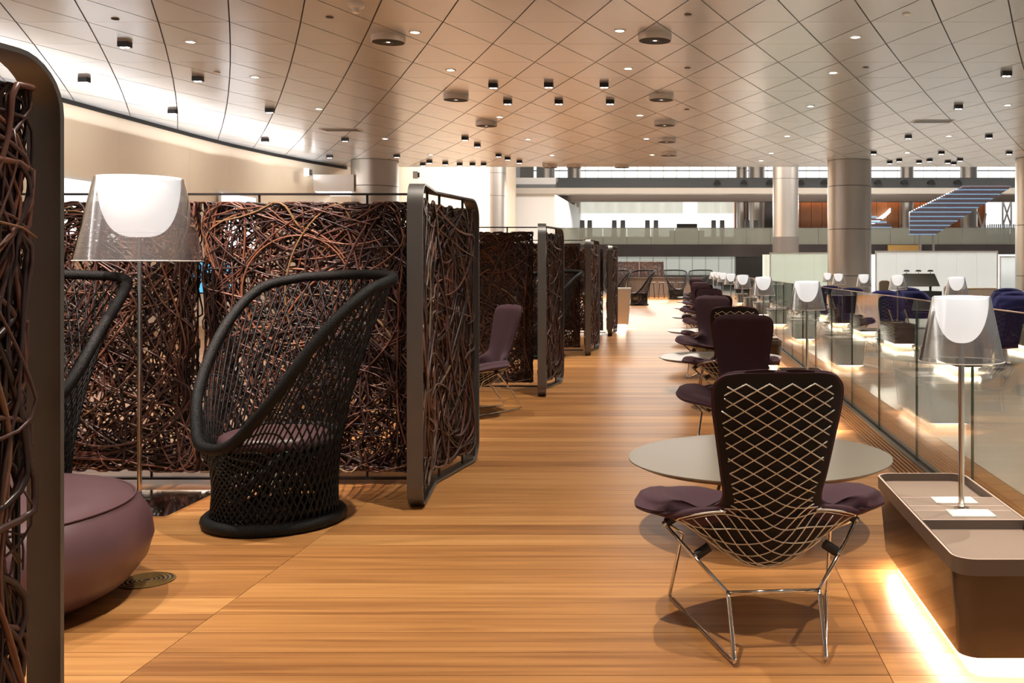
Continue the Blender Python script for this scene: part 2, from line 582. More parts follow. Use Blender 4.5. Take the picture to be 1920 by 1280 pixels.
# lit openings in the wall, glimpsed through the wicker
for n, (y0, y1, z0, z1) in enumerate(((25.2, 28.8, 1.9, 3.4), (19.0, 22.0, 1.9, 3.2))):
    x = -11.98 if y1 < 24 else -11.86
    w = MB().box(x, x + .05, y0, y1, z0, z1).build('window_%d' % (n + 1), M['white'])
    structure(w); tag(w, ['long bright window strip in the cream wall', 'bright window strip behind the front wicker partition'][n])
    MB().box(x + .05, x + .06, y0 + .06, y1 - .06, z0 + .06, z1 - .06).build('pane', M['window'], w)
p = at(622, 345, 29.5)
t = thing('wall_soffit_box', 'white boxed soffit jutting from the cream wall beside the left column', 'soffit', (p.x, 30.2, 0))
MB().box(-.58, .62, -.6, .9, 3.72, 4.22).build('casing', M['white'], t)
MB().box(-.55, .5, -.55, .85, 3.69, 3.719).build('light_strip', M['window'], t)
for (px, py, lab) in ((578, 323, 'small white wall sensor high on the cream wall left of the soffit box'), (781, 328, 'small white wall camera right of the left column')):
    d = 29 if px < 600 else 33.5
    p = at(px, py, d)
    t = thing('wall_sensor', lab, 'sensor', p)
    MB().box(-.11, .05, -.06, .1, -.12, .12).build('housing', M['white'], t)
    MB().box(.051, .10, -.05, .05, -.08, .08).build('lens', M['black'], t)

# ------------------------------------------------------------------ ceiling fixtures
def can():
    t = thing('projector_can', '', 'ceiling light')
    MB().lathe([(.235, 0), (.235, -.085), (.228, -.09), (.225, -.088)], 28, cap=False).build('housing', M['canbody'], t, smooth=True)
    MB().lathe([(.225, -.0885), (.07, -.0935)], 28, cap=False).build('baffle', M['blackm'], t)
    MB().lathe([(.07, -.0935), (.06, -.085), (.028, -.085)], 24, cap=False).build('reflector', M['band'], t, smooth=True)
    MB().lathe([(.028, -.085), (.0, -.088)], 16, cap=False).build('lens', M['spotface'], t)
    return t


ords = ['nearest', 'second', 'third', 'fourth', 'fifth', 'sixth', 'seventh', 'eighth']
pc, st = can(), []
for row, pts in (('left', [(728, 76), (855, 187), (912, 237)]), ('right', [(1228, 73), (1240, 187), (1246, 236), (1250, 268), (1254, 294)])):
    for k, (px, py) in enumerate(pts):
        place(pc, st, ceil_at(px, py - 8), 0, 'round ceiling can light with black underside, %s in the %s-hand row' % (ords[k], row), 'round can lights')
for k, px in enumerate((1031, 1076, 1166)):
    place(pc, st, Vector(((px - VX) * 31.3 / F, 31.3, ZC)), 0, 'round can light at the far ceiling edge, %s from the left' % ['first', 'second', 'third'][k], 'round can lights')

down_me = MB().lathe([(.07, -.002), (.075, -.006), (.052, -.008)], 18, cap=False)
cols = [[(357, 78), (478, 144), (598, 204), (722, 260), (808, 290)], [(778, 60), (845, 131), (937, 219), (990, 261), (1035, 291)],
        [(1162, 57), (1178, 128), (1200, 216), (1212, 260), (1223, 290)], [(1604, 69), (1562, 136), (1520, 199), (1476, 255), (1446, 287), (1427, 301)],
        [(1889, 197), (1779, 255), (1701, 286)]]
cname = ['leftmost ceiling line', 'second ceiling line from the left', 'middle ceiling line', 'fourth ceiling line from the left', 'rightmost ceiling line']
pd = thing('recessed_downlight', '', 'downlight')
MB().lathe([(.085, -.0005), (.088, -.008), (.062, -.010), (.060, -.004)], 20, cap=False).build('trim_ring', M['white'], pd, smooth=True)
MB().lathe([(.0601, -.006), (0, -.0055)], 20, cap=False).build('lamp_face', M['down'], pd)
st = []
for cn, col in zip(cname, cols):
    for k, (px, py) in enumerate(col):
        p = ceil_at(px, py)
        o = place(pd, st, p, 0, 'bright recessed downlight, %s in the %s' % (ords[k], cn), 'recessed downlights')
        if 12 < p.y < 30: light('downlight_beam', 'SPOT', (p.x, p.y, ZC - .03), 560, (1, .92, .80), size=.03, angle=76, blend=.9)
# rows of the same downlights nearer than the picture's upper edge (their light falls in view)
for y in (6, 12, 18, 24):  # extra unseen beams added to brighten the lounge
    light('downlight_beam', 'SPOT', (9.6, y, ZC - .03), 560, (1, .92, .80), size=.03, angle=100, blend=.9)
for x in (-7.2, -3.8, -.9, 2.45, 5.9):
    for y in (-1.0, 2.7, 5.2, 9.6):
        light('downlight_beam', 'SPOT', (x, y, ZC - .03), 560, (1, .92, .80), size=.03, angle=76, blend=.9)

# black square twin spots
sp = thing('surface_spot', '', 'spotlight')
MB().box(-.078, .078, -.06, .06, -.075, 0).build('housing', M['black'], sp)
for s in (-1, 1):
    MB().lathe([(.0, -.088), (.028, -.087), (.033, -.0755)], 14, cx=.037 * s).build('lamp_face', M['spotface'], sp)
st = []
groups = [('over the left aisle', [(234, 81), (158, 148), (371, 146), (324, 208), (506, 206), (497, 262), (647, 261), (618, 293), (744, 292)]),
          ('in the middle cluster', [(925, 159), (1029, 158), (1133, 158), (952, 190), (1048, 190), (1144, 190), (872, 259), (895, 272)]),
          ('near the far left column', [(935, 291), (952, 297), (974, 303), (805, 303), (835, 306), (862, 308), (886, 308), (907, 308), (793, 308)]),
          ('on the right side', [(1887, 136), (1797, 199), (1854, 255), (1703, 256), (1892, 286), (1765, 286), (1638, 286)]),
          ('at the far right edge', [(1800, 299), (1743, 300), (1686, 300), (1723, 303), (1777, 303), (1668, 304), (1788, 306)])]
on2 = ['first', 'second', 'third', 'fourth', 'fifth', 'sixth', 'seventh', 'eighth', 'ninth']
for gname, pts in groups:
    pts = sorted(pts)
    for k, (px, py) in enumerate(pts):
        place(sp, st, ceil_at(px, py - 2), 0, 'black box spotlight under the ceiling %s, %s from the left' % (gname, on2[k]), 'black box spotlights')
for k, (px, py, lab) in enumerate(((216, 35, 'left of all'), (618, 32, 'second from the left'), (407, 135, 'below the leftmost line'), (1290, 27, 'right of the near right can'),
                                   (1289, 127, 'farther right of the near right can'), (1623, 126, 'at right centre'), (1288, 205, 'beside the second right can'), (1700, 25, 'top right'))):
    t = thing('ceiling_sensor', 'tiny round ceiling sensor, ' + lab, 'sensor', ceil_at(px, py))
    MB().lathe([(.05, 0), (.05, -.012), (.03, -.02), (0, -.022)], 16).build('cap', M['canbody'] if k in (2, 7) else M['coldark'], t, smooth=True)
p = ceil_at(668, 8)
t = thing('smoke_detector', 'white smoke detector on the upper ceiling left of the round can', 'detector', p)
MB().lathe([(.10, 0), (.10, -.03), (.075, -.05)], 20).build('mount', M['white'], t, smooth=True)
MB().lathe([(.05, -.05), (.055, -.09), (.04, -.11)], 16).build('sensor_head', M['white'], t, smooth=True)
for px, py, lab in ((640, 243, 'left of the left column'), (1749, 227, 'on the right')):
    p = ceil_at(px, py)
    t = thing('ceiling_vent', 'flat rectangular ceiling vent ' + lab, 'vent', p)
    MB().box(-.45, .45, -.22, .22, -.012, 0).build('frame', M['canbody'], t)
    for k in range(5): MB().box(-.42, .42, -.18 + .08 * k, -.14 + .08 * k, -.018, -.0121).build('louvre', M['coldark'], t)

# ------------------------------------------------------------------ columns
def column(px0, px1, d, label, foot=None, top=ZC, zs=(3.9, 2.6, 1.2)):
    x = ((px0 + px1) / 2 - VX) * d / F
    r = (px1 - px0) / 2 * d / F
    t = thing('column', label, 'column', (x, d, 0))
    z = 0
    cuts = sorted([q for q in zs if q < top - .3]) + [top]
    if foot:
        MB().lathe([(r * 1.02, 0), (r * 1.02, foot)], 40).build('foot_cladding', M['coldark'], t, smooth=True); z = foot
    for q in cuts:
        if q <= z: continue
        MB().lathe([(r, z + .012), (r, q - .012)], 48).build('drum', M['column'], t, smooth=True)
        MB().lathe([(r * .985, q - .0119), (r * .985, q + .0119)], 40, cap=False).build('joint', M['coldark'], t, smooth=True)
        z = q
    return t


column(660, 746, 30.2, 'broad brushed-metal column beside the cream wall')
column(1552, 1633, 30.2, 'broad brushed-metal column rising behind the lounge', foot=.5)
column(1906, 2010, 29.5, 'brushed-metal column cut by the right picture edge', zs=(2.7, 1.2))
column(900, 949, 53, 'distant metal column before the cream wall', top=9, zs=(6.5, 5.3, 3.6))
column(1449, 1497, 53, 'distant metal column with dark foot cladding at right centre', foot=3.1, top=11, zs=(8.6, 6.2))

# ------------------------------------------------------------------ glass balustrade and wood grille
GX = 1.685
t = thing('floor_grille', 'slotted wooden floor grille beside the glass balustrade', 'grille', (0, 0, 0))
MB().box(GRX0, GRX1 + .06, 3, 46, -.05, -.035).build('pan', M['blackm'], t)
for k in range(6):
    x = GRX0 + .008 + k * .031
    for q in range(22):
        y0 = 3 + q * 1.95
        if k > 0 or q >= 0:
            MB().box(x, x + .018, y0, y0 + 1.945, -.03, .002).build('slat', M['slat'], t)
bal = thing('glass_balustrade', 'frameless clear glass balustrade between wooden floor and lounge', 'balustrade', (GX, 0, 0))
MB().box(-.05, -.02, 2.5, 46, -.03, .012).build('base_channel', M['band'], bal)
MB().box(.02, .05, 2.5, 46, -.03, .012).build('base_channel', M['band'], bal)
for k in range(31):
    y0 = 3.0 + 1.4 * k + .02
    g = MB().box(-.008, .008, y0 + .004, y0 + 1.396, -.02, 1.17).build('glass_panel', M['glass'], bal)
    MB().box(-.0085, .0085, y0, y0 + .0035, -.02, 1.17).build('polished_edge', M['glassedge'], g)
    MB().box(-.0085, .0085, y0 + .004, y0 + 1.396, 1.1705, 1.1755).build('polished_edge', M['edge'], g)
# second row of slats, copying the grille's reflection in the glass
t = thing('floor_grille', 'copy of the wooden floor grille standing in for its reflection in the glass', 'grille', (0, 0, 0))
for k in range(7):
    x = GX + .07 + k * .031
    for q in range(12):
        MB().box(x, x + .020, 4 + q * 1.95, 4 + q * 1.95 + 1.945, -.01, .003).build('slat', M['slat'], t)

# ------------------------------------------------------------------ wicker screens
def grow_vines(W, H, n, vertical=.3, seed=1, rmin=.0035, rmax=.0075, thick=.035):
    """curves (u, v, w) of tangled vines that turn back at the border"""
    g = np.random.default_rng(seed)
    out = []
    for q in range(n):
        L = g.uniform(.8, 3.0)
        ds = .045
        steps = int(L / ds)
        u, v = g.uniform(.03, W - .03), g.uniform(.03, H - .03)
        if g.random() < .18: v = g.choice([g.uniform(.02, .1), g.uniform(H - .1, H - .02)])
        h = g.uniform(0, 2 * PI)
        if g.random() < vertical: h = g.choice([PI / 2, -PI / 2]) + g.normal(0, .3)
        kap = g.normal(0, 1.7)
        w0 = g.uniform(-thick, thick); wp = g.uniform(0, 6.3); wf = g.uniform(2, 6)
        pts = []
        for i in range(steps):
            pts.append((u, v, w0 + .016 * math.sin(wp + wf * i * ds)))
            kap += g.normal(0, .22)
            kap *= .985
            mrg = .10
            hx, hy = math.cos(h), math.sin(h)
            turn = 0
            for pos, lim, hc, nx, ny in ((u, W, hx, 1, 0), (v, H, hy, 0, 1)):
                if pos < mrg and hc < .05: turn += (1 if (nx * hy * -1 + ny * hx) > 0 else -1) * (mrg - pos) / mrg * 16
                if pos > lim - mrg and hc > -.05: turn += (-1 if (nx * hy * -1 + ny * hx) > 0 else 1) * (mrg - lim + pos) / mrg * 16
            h += (kap + turn) * ds
            u += math.cos(h) * ds; v += math.sin(h) * ds
            u = min(max(u, .006), W - .006); v = min(max(v, .006), H - .006)
        if len(pts) > 5: out.append((np.array(pts), g.uniform(rmin, rmax)))
    return out


def vine_mesh(name, curves, mapping, k=5, seed=3):
    g = np.random.default_rng(seed)
    V, Fc, col = [], [], []
    n = 0
    for pts, r in curves:
        P = np.array([mapping(*p) for p in pts])
        m = len(P)
        taper = r * (1 - .45 * np.linspace(0, 1, m) ** 2)
        v, f = tube_data(P, taper, k)
        V.append(np.array(v)); Fc += [tuple(i + n for i in q) for q in f]
        col += [float(np.clip(g.beta(1.4, 2.0), 0, 1))] * len(v)
        n += len(v)
    V = np.concatenate(V)
    me = bpy.data.meshes.new(name)
    me.from_pydata(V.tolist(), [], Fc)
    a = me.attributes.new('vine', 'FLOAT', 'POINT')
    a.data.foreach_set('value', col)
    me.polygons.foreach_set('use_smooth', [True] * len(me.polygons))
    me.materials.append(M['vine'])
    return me


ZT = 1.89
# wing: plan is a shallow chevron, origin at its kink, +y away from the camera
WF, WB = -.72, .80


def wing_xy(s, w=0.0):
    """s along the plan measured from the kink, w sideways"""
    k = .10 / .75
    x = abs(s) * k
    sg = 1 if s >= 0 else -1
    sm = min(1, abs(s) / .06)
    nx, ny = 1.0, -k * sg * sm
    l = math.hypot(nx, ny)
    return x + w * nx / l, s + w * ny / l


def make_wing():
    t = thing('wicker_wing_screen', '', 'screen')
    # band loop in (s, z)
    r = .13; z0, z1 = .012, ZT
    loop = []
    for cx, cz, a in ((WB - r, z1 - r, 0), (WF + r, z1 - r, 90), (WF + r, z0 + r, 180), (WB - r, z0 + r, 270)):
        for i in range(9):
            q = R(a + 90 * i / 8)
            loop.append((cx + r * math.cos(q), cz + r * math.sin(q), math.cos(q), math.sin(q)))
        # extra stations at the kink on the long runs
        if a == 90: pass
    full = []
    m = len(loop)
    for i in range(m):
        a, b = loop[i], loop[(i + 1) % m]
        full.append(a)
        if abs(a[0] - b[0]) > .3:
            for s in ((.07, 0, -.07) if a[0] > b[0] else (-.07, 0, .07)): full.append((s, a[1], 0, a[3]))
    th, hw = .006, .045
    mb = MB(); v = []
    for s, z, ns, nz in full:
        for side, off in ((-hw, th), (hw, th), (hw, -th), (-hw, -th)):
            x, y = wing_xy(s + ns * off, side)
            v.append((x, y, z + nz * off))
    n = len(full); f = []
    for i in range(n):
        j = (i + 1) % n
        for q in range(4):
            p = (q + 1) % 4
            f.append((i * 4 + q, i * 4 + p, j * 4 + p, j * 4 + q))
    mb.add(v, f)
    b = mb.build('steel_band', M['band'], t, smooth=True)
    # inner rod frame
    ins = .085
    rf = []
    for s, z in ((WB - ins, z0 + ins), (WB - ins, z1 - ins), (.0, z1 - ins), (WF + ins, z1 - ins), (WF + ins, z0 + ins), (0, z0 + ins)):
        x, y = wing_xy(s); rf.append((x, y, z))
    mb = MB()
    for a, b2 in zip(rf, rf[1:] + rf[:1]): mb.tube([a, b2], .007, 8)
    fr = mb.build('rod_frame', M['rod'], t)
    for s in (WF + .25, WF + .55, .15, WB - .22):
        for za, zb in ((z0, z0 + ins), (z1 - ins, z1 - .005)):
            x, y = wing_xy(s)
            MB().tube([(x, y, za), (x, y, zb)], .009, 8).build('pin', M['rod'], t)
    W = WB - WF - 2 * ins + .03; H = z1 - z0 - 2 * ins + .03
    cur = grow_vines(W, H, 420, vertical=.6, seed=5, rmin=.004, rmax=.0095)

    def mp(u, v, w):
        x, y = wing_xy(WF + ins - .015 + u, w * .95)
        return (x, y, z0 + ins - .015 + v)
    o = mesh_obj('wicker_vines', vine_mesh('wicker_vines', cur, mp), t, kind='stuff')
    return t


def make_partition():
    """two wicker panels on rails; origin on floor at its right end, runs to -x"""
    t = thing('wicker_partition', '', 'partition')
    Wp = 1.34; gap = .05
    L = 2 * Wp + gap + .12
    MB().box(-L, 0, -.02, .02, ZT - .018, ZT - .006).build('top_rail', M['rod'], t)
    MB().box(-L, 0, -.02, .02, .03, .045).build('bottom_rail', M['rod'], t)
    for x in (-.35, -1.05, -1.75, -2.45):
        MB().tube([(x, 0, 1.80), (x, 0, ZT - .012)], .008, 8).build('pin', M['rod'], t)
        MB().tube([(x, 0, .03), (x, 0, .105)], .008, 8).build('pin', M['rod'], t)
    for x in (-.7, -2.1):
        MB().tube([(x, 0, 0), (x, 0, .03)], .016, 8).build('foot', M['rod'], t)
    for k in range(2):
        x1 = -.06 - k * (Wp + gap); x0 = x1 - Wp
        mb = MB()
        for a, b in (((x0, 0, .10), (x1, 0, .10)), ((x1, 0, .10), (x1, 0, 1.81)), ((x1, 0, 1.81), (x0, 0, 1.81)), ((x0, 0, 1.81), (x0, 0, .10))): mb.tube([a, b], .007, 6)
        fr = mb.build('panel_frame', M['rod'], t)
        cur = grow_vines(Wp + .02, 1.75, 430, vertical=.15, seed=20 + k, rmin=.0035, rmax=.0085, thick=.045)
        mp = lambda u, v, w, x0=x0: (x0 - .01 + u, w, .08 + v)
        mesh_obj('wicker_vines', vine_mesh('wicker_vines', cur, mp, seed=9 + k), fr, kind='stuff')
    return t


wing = make_wing()
part = make_partition()
KX = -1.655
st, st2 = [], []
wl_ = ['tall wicker wing screen in a steel band, cut by the left picture edge', 'wicker wing screen in a steel band beside the near woven armchair',
       'wicker wing screen behind the plum chair, second standing clear in the row', 'third wicker wing screen in the row along the wooden aisle', 'farthest narrow wicker wing screen beside the beige pedestal']
pl_ = ['', 'long wicker partition behind the left floor lamp and woven armchairs', 'wicker partition behind the plum chair in the second booth',
       'wicker partition behind the third booth', 'farthest wicker partition of the row']
for k, y in enumerate((1.60, 6.44, 11.5, 16.65, 21.3)):
    place(wing, st, (KX, y, 0), 0, wl_[k], 'wicker wing screens')
    if k: place(part, st2, (KX - .06, y, 0), 0, pl_[k], 'wicker partitions')

# ------------------------------------------------------------------ woven peacock armchair
def make_woven():
    t = thing('woven_armchair', '', 'armchair')
    half = [(.37, 0, .45), (.335, .20, .50), (.225, .40, .74), (.03, .51, 1.05), (-.20, .56, 1.265), (-.41, .49, 1.335), (-.54, .26, 1.355), (-.575, 0, 1.36)]
    pts = half + [(a, -b, c) for a, b, c in half[-2:0:-1]]
    rim = spline(pts, 12, True)
    n = len(rim)
    MB().tube(rim, .030, 12, True).build('wrapped_rim', M['rope'], t, smooth='all')
    ring = [(.345 * math.cos(q * 2 * PI / 64), .345 * math.sin(q * 2 * PI / 64), .034) for q in range(64)]
    MB().tube(ring, .034, 12, True).build('base_ring', M['rope'], t, smooth='all')

    def S(tt, s):
        a = 2 * PI * tt
        i = (tt % 1) * n
        i0 = int(i) % n; fr = i - int(i)
        P2 = rim[i0] * (1 - fr) + rim[(i0 + 1) % n] * fr
        P0 = np.array((.33 * math.cos(a), .33 * math.sin(a), .04))
        P1 = np.array((.285 * math.cos(a), .285 * math.sin(a), min(.52, .62 * P2[2])))
        return (1 - s) ** 2 * P0 + 2 * s * (1 - s) * P1 + s * s * P2
    for sgn, nm in ((1, 'woven_strands'), (-1, 'woven_strands')):
        mb = MB()
        for q in range(54):
            t0 = q / 54
            line = [S(t0 + sgn * .20 * (u / 22), u / 22) + 0 for u in range(23)]
            off = .004 * sgn
            line = [p * np.array((1 + off, 1 + off, 1)) for p in line]
            mb.tube(line, .0052, 5)
        mb.build(nm, M['weave'], t, smooth='all', kind='stuff')
    mb = MB()
    for sgn in (1, -1):
        for q in range(44):
            mb.tube([S(q / 44 + sgn * .13 * u, .02 + .40 * u) * np.array((.90, .90, 1)) for u in np.linspace(0, 1, 9)], .0065, 5)
    mb.build('inner_drum_weave', M['weave'], t, smooth='all', kind='stuff')
    MB().lathe([(0, .385), (.27, .385), (.285, .395), (.285, .405), (0, .41)], 32).build('seat_deck', M['blackm'], t)
    MB().lathe([(0, .412), (.24, .412), (.285, .425), (.295, .452), (.285, .482), (.25, .498), (.12, .506), (0, .508)], 40).build('seat_cushion', M['leather'], t, smooth='all')
    return t


def face(dx, dy):
    return math.atan2(dy, dx)


wov = make_woven(); st = []
place(wov, st, (-2.265, 5.48, 0), face(-.62, -.78), 'black woven peacock armchair with plum cushion before the wicker partition', 'woven peacock armchairs')
place(wov, st, (-3.82, 5.55, 0), face(.22, -.97), 'black woven peacock armchair half hidden behind the plum pouf', 'woven peacock armchairs')
place(wov, st, (-2.28, 15.7, 0), face(-.62, -.78), 'black woven armchair peeking out of the third wicker booth', 'woven peacock armchairs')
place(wov, st, (-1.80, 38.5, 0), face(-.62, -.78), 'distant black woven armchair right of the beige pedestal', 'woven peacock armchairs')
place(wov, st, (-2.85, 40.2, 0), face(-.62, -.78), 'distant black woven armchair partly behind the beige pedestal', 'woven peacock armchairs')
place(wov, st, (-.42, 46.0, 0), face(.3, -.9), 'tiny black woven armchair at the end of the aisle, left one', 'woven peacock armchairs')
place(wov, st, (.65, 46.5, 0), face(-.3, -.9), 'tiny black woven armchair at the end of the aisle, right one', 'woven peacock armchairs')

# ------------------------------------------------------------------ plum pouf, floor grate
t = thing('pouf', 'large round plum leather pouf behind the front wicker screen', 'pouf', (-3.02, 4.05, 0))
t.scale = (1.15, 1.15, 1.03)
MB().lathe([(.46, .006), (.50, .02), (.58, .07), (.635, .15), (.655, .23), (.645, .31), (.61, .375), (.585, .40)], 56, cap=False).build('side_cover', M['leather'], t, smooth='all')
MB().lathe([(.585, .401), (.56, .416), (.45, .426), (.2, .431), (0, .432)], 56, cap=False).build('seat_top', M['leather'], t, smooth='all')
MB().tube([(.590 * math.cos(q * PI / 40), .590 * math.sin(q * PI / 40), .402) for q in range(80)], .0045, 6, True).build('piping', M['leather'], t, smooth='all')
MB().lathe([(.0, .0), (.46, .0), (.46, .02)], 40).build('foot_ring', M['black'], t)
t = thing('floor_grate', 'round brass floor grate with concentric rings beside the pouf', 'grate', (-2.405, 4.43, 0))
MB().lathe([(.115, 0), (.115, .003), (0, .003)], 40).build('plate', M['blackm'], t)
for k in range(6):
    r = .022 + .018 * k
    MB().lathe([(r - .005, .0032), (r - .004, .006), (r + .004, .006), (r + .005, .0032)], 40, cap=False).build('ring', M['brass'], t, smooth=True)

# ------------------------------------------------------------------ cone-shade lamps
def make_lamp(H, rs, hs, pole_r, floor_model):
    """rs: bottom radius of shade, hs: shade height, H: total height"""
    t = thing('cone_lamp' if not floor_model else 'floor_lamp', '', 'lamp')
    z1 = H; z0 = H - hs; rt = rs * .685
    if floor_model:
        MB().prism(rrect(-.33, .33, -.33, .33, .01), .0, .012).build('mirror_base', M['chrome'], t)
        MB().lathe([(.06, .012), (.06, .02), (pole_r, .03)], 24).build('collar', M['chrome'], t, smooth=True)
    else:
        MB().lathe([(.030, 0), (.030, .006), (pole_r + .003, .010), (pole_r + .003, .02)], 24).build('base', M['chrome'], t, smooth=True)
    MB().lathe([(pole_r, .008), (pole_r, z0 + hs * .30)], 16).build('pole', M['chrome'], t, smooth=True)
    MB().lathe([(rs, z0), (rt, z1), (rt - .004, z1), (rs - .004, z0)], 56, cap=False).build('clear_shade', M['shade'], t, smooth=True)
    MB().lathe([(rt - .004, z1 + .002), (rt * .3, z1 + .006), (0, z1 + .006)], 40, cap=False).build('shade_cap', M['lamp_on'], t, smooth='all')
    # fine rings of the ribbed shade
    mb = MB()
    nr = 34 if floor_model else 16
    for k in range(1, nr):
        f = k / nr
        rr = rs + (rt - rs) * f + .0012
        if k % 2 and f < .34: mb.lathe([(rr, z0 + hs * f - .0012), (rr + .001, z0 + hs * f), (rr - .0006, z0 + hs * f + .0012)], 56, cap=False)
    if floor_model: mb.build('shade_ribs', M['shade'], t, smooth='all')
    MB().tube([(rs * math.cos(q * PI / 28), rs * math.sin(q * PI / 28), z0) for q in range(56)], .0022, 6, True).build('shade_rim', M['white'], t, smooth='all')
    pr = []
    dd = hs * .70
    for k in range(15):
        a = k / 14 * PI / 2
        pr.append((rt * .93 * math.sin(a) ** (.62 if floor_model else .82) if k else 0.0, z1 - .006 - dd * math.cos(a)))
    MB().lathe(pr, 40, cap=False).build('opal_diffuser', M['lamp_on'], t, smooth='all')
    return t


fl = make_lamp(1.93, .345, .49, .013, True)
fl.location = (-3.23, 5.87, 0)
fl['label'] = 'tall floor lamp with clear cone shade and mirror base behind the pouf'

# ------------------------------------------------------------------ low side blocks with tray tops
def make_block(W=.416, L=1.40, top=.425):
    t = thing('tray_side_block', '', 'side table')
    w, l = W / 2, L / 2
    r = .075
    bot = rrect(-w + .03, w - .03, -l + .03, l - .03, r * .9)
    mid = rrect(-w + .006, w - .006, -l + .006, l - .006, r)
    MB().prism(bot, .085, top - .055, scale_top=mid).build('body', M['blockbody'], t, smooth=True)
    # rim band as a ring
    o_, i_ = rrect(-w, w, -l, l, r), rrect(-w + .012, w - .012, -l + .012, l - .012, r - .012)
    n = len(o_)
    v = [(x, y, z) for z in (top - .055, top) for x, y in o_] + [(x, y, z) for z in (top - .04, top) for x, y in i_]
    f = []
    for i in range(n):
        j = (i + 1) % n
        f += [(i, j, n + j, n + i), (n + i, n + j, 3 * n + j, 3 * n + i), (3 * n + i, 3 * n + j, 2 * n + j, 2 * n + i)]
    rim = MB().add(v, f).build('rim_band', M['blockrim'], t, smooth=True)
    mb = MB()
    v = [(x, y, top + .0005) for x, y in o_] + [(x, y, top + .0005) for x, y in rrect(-w + .007, w - .007, -l + .007, l - .007, r - .007)]
    v += [(x, y, top + .001) for x, y in o_] + [(x, y, top + .001) for x, y in rrect(-w + .007, w - .007, -l + .007, l - .007, r - .007)]
    f = []
    for i in range(n):
        j = (i + 1) % n
        f += [(i, j, 2 * n + j, 2 * n + i), (2 * n + i, 2 * n + j, 3 * n + j, 3 * n + i), (3 * n + i, 3 * n + j, n + j, n + i)]
    mb.add(v, f).build('pale_edge', M['edge'], rim)
    MB().prism(rrect(-w + .011, w - .011, -l + .011, l - .011, r - .011), top - .054, top - .034).build('tray_floor', M['tray'], t)
    br = MB().box(-w + .0115, w - .0115, -.18, .20, top - .034, top + .001).build('bridge', M['tray'], t)
    for y in (-.178, -.03, .05, .198):
        MB().box(-w + .012, w - .012, y - .003, y + .003, top + .0011, top + .0014).build('pale_bead', M['edge'], br)
    MB().box(-w + .012, w - .012, -.184, -.1805, top - .034, top + .001).build('bridge_front', M['blockrim'], br)
    MB().prism(rrect(-w + .08, w - .08, -l + .08, l - .08, .05), 0, .0848).build('plinth', M['plinth'], t, smooth=True)
    # LED ring under the body
    o2, i2 = rrect(-w + .045, w - .045, -l + .045, l - .045, .06), rrect(-w + .06, w - .06, -l + .06, l - .06, .05)
    n = len(o2)
    v = [(x, y, .082) for x, y in o2] + [(x, y, .082) for x, y in i2] + [(x, y, .0845) for x, y in o2] + [(x, y, .0845) for x, y in i2]
    f = []
    for i in range(n):
        j = (i + 1) % n
        f += [(i, n + i, n + j, j), (2 * n + i, 2 * n + j, 3 * n + j, 3 * n + i), (i, j, 2 * n + j, 2 * n + i), (n + i, 3 * n + i, 3 * n + j, n + j)]
    MB().add(v, f).build('led_strip', M['led'], t)
    return t


blk = make_block()
lamp = make_lamp(.853, .167, .258, .012, False)
sb, sl = [], []
BX = 1.108
nth = ['nearest', 'second', 'third', 'fourth', 'fifth', 'sixth', 'seventh', 'eighth']
for k in range(8):
    y = 4.0 + 5.07 * k
    place(blk, sb, (BX, y, 0), 0, 'brown tray-topped side block with floor glow, %s along the glass balustrade' % nth[k], 'side blocks along the balustrade')
    place(lamp, sl, (BX + .005, y, .4266), 0, 'clear cone-shade table lamp on the %s side block by the balustrade' % nth[k], 'cone lamps along the balustrade')
    if k < 3:
        for q, (cx, cy) in enumerate(((.012, .135), (.018, -.085))):
            o = thing('info_card', 'white card lying %s the lamp pole on the %s side block' % (['behind', 'in front of'][q], nth[k]), 'card', (BX + cx, y + cy, .4266))
            MB().box(-.085, .085, -.055, .055, 0, .004).build('sheet', M['card'], o)
            MB().box(-.080, .080, -.050, .050, .004, .0055).build('cover', M['card'], o)

